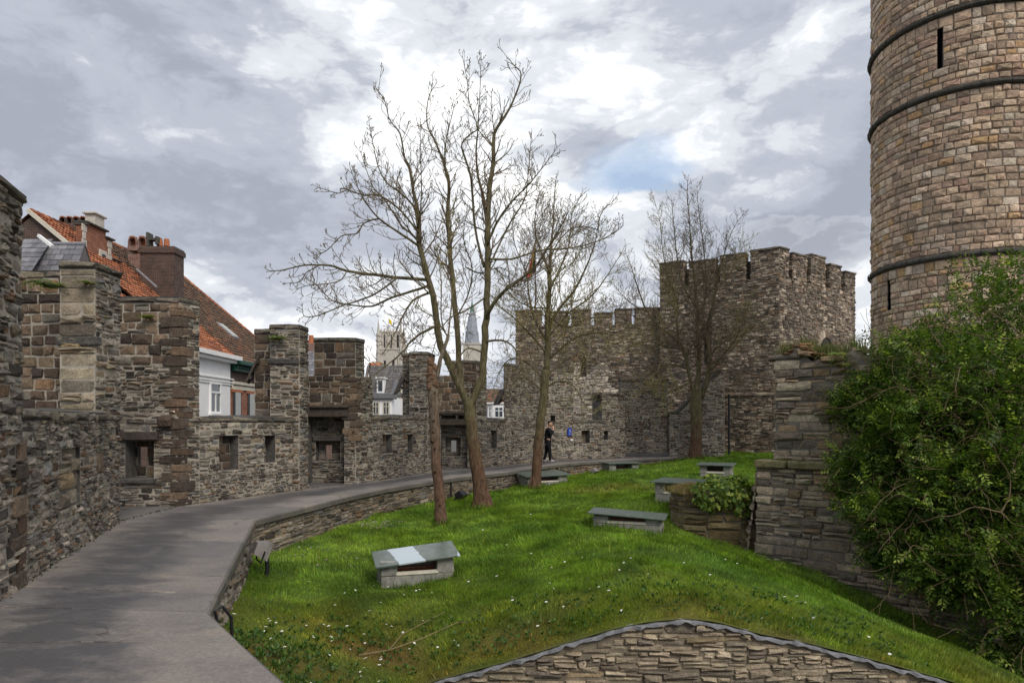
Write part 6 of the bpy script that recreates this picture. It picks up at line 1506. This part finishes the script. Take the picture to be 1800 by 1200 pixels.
m = MB(); m.box((XR+.9, 29.75, ZR-.80), (2.6, .12, .16), Matrix.Rotation(math.atan2(ZR-ZE, XE-XR), 3, 'Y')); m.build('verge_board', M['cream'], h1)
# stepped wall gable with slate roof behind
XG = -19.2; m = MB()
gy = [(X_at(0, 1), 0)]
def gYZ(px, py): Y = XG*1200/(px-900); return Y, Z_at(py, Y)
steps = [(137, 152, 490, 402), (152, 190, 402, 402), (190, 201, 402, 446)]
y0, z0 = gYZ(134, 446); y1, _ = gYZ(149, 446); y2, z2 = gYZ(150, 396); y3, _ = gYZ(186, 410); y4, z4 = gYZ(197, 424); y5, z5 = gYZ(210, 462); y6, z6 = gYZ(226, 505)
cols_ = [(y0, y1, z0), (y1, y2+.02, z2), (y2, y3, gYZ(168, 400)[1]), (y3, y4, z4), (y4, y5, z5), (y5, y6, z6)]
for a, b, z in cols_: m.box((XG-.2, (a+b)/2, (z+GZ)/2), (.4, abs(b-a)-.002, z-GZ))
gable = m.build('stepped_gable', M['brick_red'], h1)
m = MB()
for a, b, z in cols_: m.box((XG-.17, (a+b)/2, z+.05), (.62, abs(b-a)+.14, .09), bev=.02)
m.build('step_coping', M['cope'], gable)
m = MB()
for (yy, za, zb) in ((y0+.12, z0-2, z0-.02), (y2-.1, z0+.1, z2-.02), (y3+.28, z4-1.4, z4-.02), (y4+.32, z5-1.6, z5-.02), (y5+.3, z6-1.2, z6-.02)):
    z = za; k = 0
    while z < zb-.1: m.box((XG+.012, yy, z+.17), (.05, .34 if k % 2 else .22, .32), bev=.01); z += .34; k += 1
Yw, Zw = gYZ(180, 455); m.box((XG+.02, Yw, Zw), (.08, .62, .80), bev=.12); m.build('quoins', M['quoin_white'], gable)
m = MB(); m.box((XG+.07, Yw, Zw), (.03, .26, .42), bev=.01); m.build('small_window', M['glass_win'], gable)
# block on the gable apex and the row of arched cowls behind it
Ya, Za = gYZ(172, 400); zt = Z_at(379, Ya)
m = MB(); Ya = 31.75; m.box((XG-.2, Ya, (Za+zt)/2), (.45, .72, zt-Za)); m.box((XG-.2, Ya, zt+.04), (.62, .95, .09), bev=.02); m.build('gable_block', M['quoin_white'], h1)
def cowls(px0, px1, ptop, pbot, Y, n, name, par, mb_mat='brick_dark', dep=.7):
    X0, X1, zt, zb = X_at(px0, Y), X_at(px1, Y), Z_at(ptop, Y), Z_at(pbot, Y); m = MB(); w = (X1-X0)/n; r = w*.34; zc = zt-r*1.25
    m.box(((X0+X1)/2, Y+dep/2, zc-r*1.5-(zc-r*1.5-zb)/2-.0), (X1-X0, dep, max(.1, zc-r*1.5-zb)))
    for i in range(n):
        xc = X0+(i+.5)*w
        outer = [(xc-w*.46, zc-r*1.5), (xc-w*.46, zc)]+[(xc+w*.46*math.cos(math.pi*(1-k/8)), zc+r*1.3*math.sin(math.pi*k/8)) for k in range(9)]+[(xc+w*.46, zc-r*1.5)]
        inner = [(xc-r, zc-r*1.5), (xc-r, zc)]+[(xc+r*math.cos(math.pi*(1-k/8)), zc+r*math.sin(math.pi*k/8)) for k in range(9)]+[(xc+r, zc-r*1.5)]
        k = len(outer)
        for a in range(k-1):
            for (q, s_, rev) in ((outer, inner, False),):
                m.face([(outer[a][0], Y, outer[a][1]), (inner[a][0], Y, inner[a][1]), (inner[a+1][0], Y, inner[a+1][1]), (outer[a+1][0], Y, outer[a+1][1])])
            m.face([(outer[a][0], Y, outer[a][1]), (outer[a+1][0], Y, outer[a+1][1]), (outer[a+1][0], Y+dep, outer[a+1][1]), (outer[a][0], Y+dep, outer[a][1])])
            m.face([(inner[a+1][0], Y, inner[a+1][1]), (inner[a][0], Y, inner[a][1]), (inner[a][0], Y+dep, inner[a][1]), (inner[a+1][0], Y+dep, inner[a+1][1])])
    o = m.build(name, M[mb_mat], par)
    m = MB()
    for i in range(n):
        xc = X0+(i+.5)*w; m.face([(xc-r, Y+.35, zc-r*1.5), (xc+r, Y+.35, zc-r*1.5), (xc+r, Y+.35, zc+r*.9), (xc-r, Y+.35, zc+r*.9)])
        for s_ in (-1, 1): m.box((xc+s_*r*.6, Y+.08, zc+r*1.25), (r*.9, .2, .05), Matrix.Rotation(s_*.5, 3, 'Y'))
    m.build('chimney_pot', M['terracotta'], o); return o
cowls(103, 163, 381, 418, 32.5, 5, 'chimney', h1)
m = MB()
for px in (85, 94):
    a = P(px, 402, 38); m.tube([a-UP*1.0, a+UP*.42], [.16, .12], 9)
m.build('chimney_pot', M['terracotta'], h1)
# slate roof of the cross wing
m = MB(); yr, zr = 28.5, Z_at(429, 28.5); XS = X_at(150, 28.5); tiles(m, (-25, 27.0, zr-3.2), (XS+25, 0, 0), (0, 1.5, 3.2), 20, 13, SLT, .02); m.face([(-25, yr, zr), (XS, yr, zr), (XS, 29.7, zr-2.0), (-25, 29.7, zr-2.0)], (.1, .1, .12)); m.face([(XS-.03, 27.0, zr-3.25), (XS-.03, 29.7, zr-3.25), (XS-.03, 29.7, zr-2.05), (XS-.03, yr, zr-.04)], (.12, .10, .10))
m.tube([(-25, yr, zr+.02), (XS, yr, zr+.02)], [.07, .07], 6, (.25, .25, .28)); m.build('slate_roof', M['slate'], h1)
m = MB(); a, b = P(40, 412, 27.5), P(90, 440, 28.5); tiles(m, (a.x-1.5, 27.0, 7.3), (b.x-a.x+1.5, 0, 0), (0, 1.6, a.z-7.2), 10, 9, SLT, .02); m.build('slate_roof', M['slate'], h1)
m = MB(); p, q = P(68, 414, 27.6), P(92, 433, 27.2); m.tube([p, q], [.08, .08], 4); m.build('white_flashing', M['white'], h1)
# dark stack in front of the brown roof
YS = 33.5; m = MB(); x0, x1 = X_at(246, YS), X_at(306, YS); zt, zb = Z_at(436, YS), Z_at(560, YS)
m.box(((x0+x1)/2, YS+.5, (zt+zb)/2), (x1-x0, 1.0, zt-zb)); m.box(((x0+x1)/2, YS+.5, zt-.12), (x1-x0+.14, 1.14, .24)); m.box(((x0+x1)/2, YS+.5, zt+.04), (x1-x0+.04, 1.04, .10))
stk = m.build('chimney', M['brick_dark'], h1); m = MB()
for px in (281, 293): a = P(px, 433, YS+.5); m.tube([a, a+UP*.30, a+UP*.36], [.15, .13, .12], 10)
m.build('chimney_pot', M['terracotta'], stk)
m = MB(); a = P(263, 433, YS+.4); m.box(a+UP*.3, (.12, .5, .7), bev=.02); m.box(a+Vector((.25, 0, .32)), (.4, .4, .10)); m.box(a+Vector((.45, 0, .25)), (.14, .5, .4), bev=.02); m.build('stone_cowl', M['cope'], stk)
cowls(224, 258, 416, 440, 35.0, 2, 'chimney', h1, 'brick_pink'); m = MB(); xx0, xx1 = X_at(224, 35), X_at(250, 35); m.box(((xx0+xx1)/2, 35.5, 8.6), (xx1-xx0, .9, 3.4)); m.build('chimney', M['brick_pink'], h1)
m = MB(); m.tube([P(240, 473, 32.9), P(276, 505, 32.6)], [.06, .06], 5); m.build('lead_flashing', M['lead'], roof1)

# white house
h2 = thing('white_house', (-16, 31.6, GZ), 'white rendered house with sash window seen over the low wall left of the brown roof', 'house')
XF = -13.7
m = MB(); m.prism([(-20, 29.0), (XF, 29.0), (XF, 33.2), (-20, 33.2)], GZ, 4.75)
m.build('wall', M['white'], h2)
m = MB()
for z, o, t in ((4.80, .42, .20), (4.62, .28, .14), (3.78, .08, .07), (3.62, .06, .06), (3.5, .05, .04)): m.box((XF-.2+o/2, 31.2, z), (.4+o, 4.5+o, t), bev=.01)
m.build('cornice', M['white'], h2)
yw0, yw1 = XF*1200/(368-900), XF*1200/(387-900); zw0, zw1 = Z_at(726, (yw0+yw1)/2), Z_at(672, (yw0+yw1)/2)
def sash(par, xf, ya, yb, za, zb, frame='white', glass='glass_win', nx=(1, 0), transom=.68):
    m = MB(); yc, zc, w, h = (ya+yb)/2, (za+zb)/2, abs(yb-ya), zb-za
    for yy in (ya+.04, yb-.04): m.box((xf+.02, yy, zc), (.10, .09, h))
    for zz in (za+.04, zb-.04, za+h*transom): m.box((xf+.02, yc, zz), (.10, w-.185, .085))
    m.box((xf+.018, yc, za+h*transom/2), (.08, .08, h*transom-.14)); m.box((xf+.06, yc, za-.05), (.22, w+.2, .08))
    f = m.build('window', M[frame], par); m = MB(); m.box((xf-.0, yc, zc), (.03, w-.15, h-.15)); m.build('pane', M[glass], f)
sash(h2, XF, yw0, yw1, zw0, zw1)
m = MB(); tiles(m, (XF+.15, 29.0, 4.93), (0, 4.25, 0), (-3.6, 0, 2.4), 19, 16, OR, .045, wave=.03); m.build('roof', M['tile'], h2)

# brown-roofed brick house
h3 = thing('brick_house', (-17, 38, GZ), 'brick house with huge brown tiled roof and green gutter right of the white house', 'house')
m = MB(); m.prism([(-28, 35.62), (-19.5, 35.62), (-19.5, 33.22), (XF-.05, 33.22), (XF-.05, 43), (-28, 43)], GZ, 4.55); m.add([(-28, 42.98, 4.5), (XF-.1, 42.98, 4.5), (-21, 42.98, 11.0)], [(0, 1, 2)])
m.build('wall', M['brick_dark'], h3)
m = MB(); tiles(m, (XE+.35, 34.2, 4.75), (0, 9.0, 0), (-7.6, 0, 6.35), 40, 36, BRN, .05, wave=.03); m.face([(XE+.35, 34.2, 4.70), (XE+.35, 43.2, 4.70), (XE-7.25, 43.2, 11.05), (XE-7.25, 34.2, 11.05)], (.1, .06, .04))
m.face([(XE-7.25, 34.2, 11.1), (XE-7.25, 43.2, 11.1), (-28, 43.2, 5), (-28, 34.2, 5)], (.12, .08, .06))
for k in range(26): m.tube([(XE-7.25, 34.2+k*.35, 11.12), (XE-7.25, 34.2+k*.35+.36, 11.1)], [.13, .10], 7, pick(OR))
for k in range(30): t = k/30; a = Vector((XE+.35-7.6*t, 43.15, 4.8+6.35*t)); m.tube([a, a+Vector((-.26, 0, .22))], [.11, .09], 6, pick(OR))
rf3 = m.build('roof', M['tile'], h3)
m = MB(); c = Vector((XE-2.0, 38.2, 6.78)); rt = Matrix.Rotation(math.atan2(6.35, 7.6), 3, 'Y'); m.box(c, (1.3, .8, .10), rt, bev=.02); skl = m.build('roof_window', M['lead'], rf3); m = MB(); m.box(c+Vector((.04, 0, .05)), (1.1, .62, .03), rt); m.build('pane', M['blind'], skl)
m = MB(); m.box((XF+.22, 38.2, 4.62), (.5, 9.7, .20), bev=.03); m.box((XF+.08, 38.2, 4.36), (.22, 9.7, .30), bev=.02)
for k in range(40): m.box((XF+.24, 33.5+k*.24, 4.42), (.10, .10, .14), bev=.01)
m.build('gutter', M['green'], h3)
m = MB(); m.box((XF+.02, 38.2, 3.62), (.22, 9.7, .16), bev=.02); m.box((XF+.0, 38.2, 3.40), (.14, 9.7, .22), bev=.02); m.build('stone_band', M['cream'], h3)
m = MB(); m.box((XF-.03, 38.2, -1.4), (.10, 9.74, 9.3)); m.build('facing', M['brick_red'], h3)
for ya in (33.35, 35.2, 37.05, 38.9):
    m = MB(); m.box((XF+.032, ya+.6, 2.2), (.03, 1.0, 2.05)); f = m.build('window', M['iron'], h3); m = MB(); m.box((XF+.052, ya+.68, 2.2), (.02, .62, 1.95)); m.build('pane', M['blind'], f)
    m = MB(); m.box((XF+.04, ya+.6, 3.26), (.05, 1.35, .17)); m.build('window_arch', M['terracotta'], h3)

# house seen in the notch of the second turret
h4 = thing('grey_house', (-18, 60, GZ), 'far house with grey slate roof and one orange chimney pot above the wooden beam turret', 'house')
m = MB(); m.prism([(-20.5, 58), (-16.5, 58), (-16.5, 64), (-20.5, 64)], GZ, 5.0); m.build('wall', M['brick_pink'], h4)
m = MB(); tiles(m, (-20.7, 57.8, 4.9), (4.4, 0, 0), (0, 3.2, 3.4), 12, 12, SLT, .02); m.face([(-20.7, 61, 8.3), (-16.3, 61, 8.3), (-16.3, 64.2, 4.9), (-20.7, 64.2, 4.9)], (.1, .1, .12)); m.add([(-16.4, 58, 5), (-16.4, 64, 5), (-16.4, 61, 8.25), (-20.6, 58, 5), (-20.6, 64, 5), (-20.6, 61, 8.25)], [(0, 1, 2), (3, 5, 4)]); m.build('roof', M['slate'], h4)
m = MB(); c = P(547, 606, 61); m.box(c-UP*.7, (1.3, .8, 1.6)); ch = m.build('chimney', M['brick_pink'], h4); m = MB(); m.tube([c+UP*.1, c+UP*.85], [.27, .2], 9); m.build('chimney_pot', M['terracotta'], ch)

# white mansard house, its brick neighbour and the grey roof behind
def win(par, p, w, h, frame='white', glass='glass_win'):
    m = MB(); m.box(p, (w+.24, .10, h+.2)); f = m.build('window', M[frame], par); m = MB(); m.box(p-Vector((0, .06, 0)), (w, .04, h)); m.build('pane', M[glass], f)
    m = MB(); m.box(p-Vector((0, .09, 0)), (.07, .03, h)); m.box(p-Vector((0, .088, -.15*h)), (w, .03, .07)); m.build('glazing_bar', M[frame], f)
YB = 60
h5 = thing('white_house', (-12, YB, GZ), 'white house with grey slate mansard and dormer between two merlons left of the trunks', 'house')
xa, xb = X_at(640, YB), X_at(689, YB); zc = Z_at(697, YB)
m = MB(); m.prism([(xa, YB), (xb, YB), (xb, YB+6), (xa, YB+6)], GZ, zc); m.build('wall', M['white'], h5)
m = MB(); m.box(((xa+xb)/2+.1, YB+.2, zc+.05), (xb-xa+.5, 1.0, .5), bev=.05); m.build('cornice', m_simple('grey_cornice', (.16, .165, .17), .7, .2, 3), h5)
m = MB(); zt = Z_at(664, YB); vs = [(xa, YB+.1, zc+.3), (xb, YB+.1, zc+.3), (xb-.55, YB+1.2, zt), (xa, YB+1.2, zt), (xb, YB+6, zc+.3), (xb-.55, YB+5, zt), (xa, YB+5, zt)]
tiles(m, vs[0], Vector(vs[1])-Vector(vs[0]), Vector(vs[3])-Vector(vs[0]), 12, 10, GRS, .02); m.face([vs[1], vs[4], vs[5], vs[2]], (.1, .1, .105)); m.face([vs[3], vs[2], vs[5], vs[6]], (.1, .1, .105)); m.build('roof', M['slate'], h5)
m = MB(); c = P(669, 678, YB); m.box(c+Vector((0, .5, .0)), (.62, 1.2, 1.25)); m.box(c+Vector((0, .45, .70)), (.8, 1.4, .12)); dm = m.build('dormer', M['white'], h5); m = MB(); m.box(c+Vector((0, -.12, 0)), (.36, .04, .9)); m.build('pane', M['glass_win'], dm)
for px in (661, 679): win(h5, P(px, 717, YB), .38, .95, 'cream')
h6 = thing('brick_house', (-10.5, 66, GZ), 'narrow brick house with yellow stone trim right of the white mansard house', 'house')
m = MB(); m.prism([(X_at(688, 66), 66), (X_at(716, 66), 66), (X_at(716, 66), 71), (X_at(688, 66), 71)], GZ, Z_at(688, 66)); m.build('wall', M['brick_red'], h6)
m = MB(); m.box(P(702, 688, 65.9), (1.7, .5, .35)); m.box(P(701, 703, 65.9), (.5, .4, 1.6)); m.box(P(702, 713, 65.9), (1.5, .4, .3)); m.build('stone_trim', M['cream'], h6)
for px in (697, 704): win(h6, P(px, 721, 65.88), .22, .6, 'cream')
h7 = thing('grey_house', (-14, 78, GZ), 'house with big plain grey roof behind the white mansard house', 'house')
m = MB(); xa, xb = X_at(632, 78), X_at(722, 78); m.prism([(xa, 78), (xb, 78), (xb, 88), (xa, 88)], GZ, 3.2); m.build('wall', M['brick_dark'], h7)
m = MB(); zt = Z_at(642, 82); tiles(m, (xa, 78, 3.0), (xb-xa, 0, 0), (0, 4, zt-3.0), 20, 18, GRS, .02); m.face([(xa, 82, zt), (xb, 82, zt), (xb, 88, 3), (xa, 88, 3)], (.1, .1, .1)); m.face([(xb, 78, 3), (xb, 88, 3), (xb, 82, zt)], (.2, .1, .07)); m.build('roof', M['slate'], h7)
h8 = thing('orange_house', (-17, 86, GZ), 'far house showing a bit of orange roof below the pale cathedral tower', 'house')
m = MB(); xa, xb = X_at(640, 90), X_at(664, 90); m.prism([(xa, 90), (xb, 90), (xb, 96), (xa, 96)], GZ, 5.5); m.build('wall', M['brick_red'], h8)
m = MB(); zt = Z_at(637, 93); tiles(m, (xa, 90, 5.4), (xb-xa, 0, 0), (0, 3, zt-5.4), 8, 10, OR, .03); m.face([(xa, 93, zt), (xb, 93, zt), (xb, 96, 5.4), (xa, 96, 5.4)], (.3, .1, .05)); m.build('roof', M['tile'], h8)
YC = 72
h9 = thing('white_house', (-1.8, YC, GZ), 'small white house with brown roof and tiny windows right of the big trunk', 'house')
xa, xb, xm = X_at(851, YC), X_at(889, YC), X_at(866, YC); zc = Z_at(708, YC)
m = MB(); m.prism([(xa, YC+1.0), (xm, YC), (xb, YC), (xb, YC+7), (xa, YC+7)], GZ, zc); m.build('wall', M['white'], h9)
m = MB(); m.box(((xm+xb)/2, YC+.1, zc), (xb-xm+.1, .6, .14)); m.box(((xa+xm)/2, YC+.6, zc-.01), (xm-xa+.1, 1.4, .13)); m.build('cornice', M['white'], h9)
m = MB(); zt = Z_at(684, YC+3); tiles(m, (xa-.1, YC-.1, zc+.05), (xb-xa+.2, 0, 0), (0, 3.2, zt-zc), 12, 8, BRN, .03); m.face([(xa-.1, YC+3.1, zt+.05), (xb+.1, YC+3.1, zt+.05), (xb+.1, YC+7, zc), (xa-.1, YC+7, zc)], (.12, .07, .05)); m.build('roof', M['tile'], h9)
win(h9, P(877, 724, YC-.02), .75, .95)
win(h9, P(863, 724, YC+.3), .34, .95); win(h9, P(856.5, 725, YC+.75), .26, .9)

# ------------------------------------------------------------------ far towers of the city
ct = thing('church_tower', (X_at(683, 400), 400, GZ), 'far pale church tower with corner pinnacles rising over the grey roof', 'church tower')
YT = 400; xc = X_at(684, YT); s2 = 400/1200
m = MB(); zb = Z_at(614, YT); zt = Z_at(582, YT)
m.box((xc, YT+8, (zb+GZ)/2), (14.2, 14, zb-GZ)); m.box((xc, YT+8, zb+.3), (15.0, 14.8, .9)); m.box((xc+.3, YT+8, (zb+zt)/2), (11.4, 11.4, zt-zb+.4)); m.box((xc+.3, YT+8, zt+.1), (12.2, 12.2, .8))
for k in range(7): m.box((xc-5.1+k*1.8, YT+2.2, zt+.9), (.9, .5, 1.2))
for dx in (-4.0, 0, 4.0):
    for w in (-1.3, 1.3): m.box((xc+.3+dx+w*1.0, YT+2.1, (zb+zt)/2), (.45, .5, zt-zb-.6))
m.build('tower_body', M['pale'], ct)
m = MB()
for dx in (-3.0, 1.2, 4.6): m.box((xc+dx, YT+2.25, (zb+zt)/2-.2), (1.0, .12, (zt-zb)*.72), bev=0)
for px in (676, 691): m.box((X_at(px, YT), YT+.95, Z_at(640, YT)), (1.3, .15, 4.5))
m.build('belfry_opening', M['iron'], ct)
for dx, dy, px_top in ((-6.6, 1.6, 560), (6.6, 1.6, 563), (-3.2, 13, 566), (6.4, 14, 566)):
    m = MB(); z1 = Z_at(590, YT); zt2 = Z_at(px_top, YT)
    m.tube([(xc+dx, YT+dy, GZ+20), (xc+dx, YT+dy, z1)], [1.35, 1.2], 8); m.tube([(xc+dx, YT+dy, z1), (xc+dx, YT+dy, z1+.6), (xc+dx, YT+dy, z1+.61), (xc+dx, YT+dy, zt2)], [1.5, 1.5, 1.05, .12], 8); m.build('pinnacle', M['pale'], ct)
m = MB(); p = P(683.5, 578, YT+8); m.tube([p-UP*4, p+UP*6.5], [.14, .1], 5); pl = m.build('flag_staff', M['iron'], ct); m = MB(); m.face([p+UP*6.2, p+UP*3.4, p+Vector((1.9, 0, 2.2)), p+Vector((1.5, .4, 5.0))], (.7, .5, .02)); m.build('flag_cloth', m_simple('yellow_cloth', None, .8, .1, 2, .1, use_attr=True), ct)
bt = thing('belfry_tower', (X_at(829, 420), 420, GZ), 'far belfry with grey blue spire and green tip behind the big trunk', 'church tower')
YV = 420; xc = X_at(829, YV); m = MB(); zz = Z_at(604, YV); m.box((xc, YV+5, (zz+GZ)/2), (10.5, 10, zz-GZ)); m.box((xc, YV+5, zz), (11.2, 10.8, .8)); m.build('tower_body', M['pale'], bt)
def tower_spire(name, mat, prof, c, sides=8):
    m = MB(); m.tube([(c[0], c[1], z) for r, z in prof], [r for r, z in prof], sides); return m.build(name, mat, bt)
bl = m_simple('lead_spire', (.30, .32, .36), .6, .3, .5, .5, .1)
zf = lambda py: Z_at(py, YV)
tower_spire('spire', bl, [(5.0, zf(604)), (4.4, zf(596)), (3.6, zf(580)), (3.3, zf(575)), (3.4, zf(574)), (2.7, zf(560)), (2.0, zf(552)), (2.1, zf(551)), (1.5, zf(546))], (xc, YV+5))
tower_spire('spire_tip', m_simple('copper_green', (.13, .24, .19), .7, .2, .5), [(1.6, zf(546)), (1.5, zf(544)), (.5, zf(531)), (.12, zf(524))], (xc, YV+5))
m = MB(); p = P(829, 523, YV+5); m.box(p+UP*.4, (.8, .3, 1.2), bev=.1); m.build('vane', M['cream'], bt)
m = MB()
for a in range(8): th = a*math.pi/4+.2; m.tube([(xc+3.9*math.cos(th), YV+5+3.9*math.sin(th), zf(600)), (xc+3.9*math.cos(th), YV+5+3.9*math.sin(th), zf(588)), (xc+3.9*math.cos(th), YV+5+3.9*math.sin(th), zf(580))], [.5, .4, .05], 6)
m.build('corner_turrets', bl, bt)
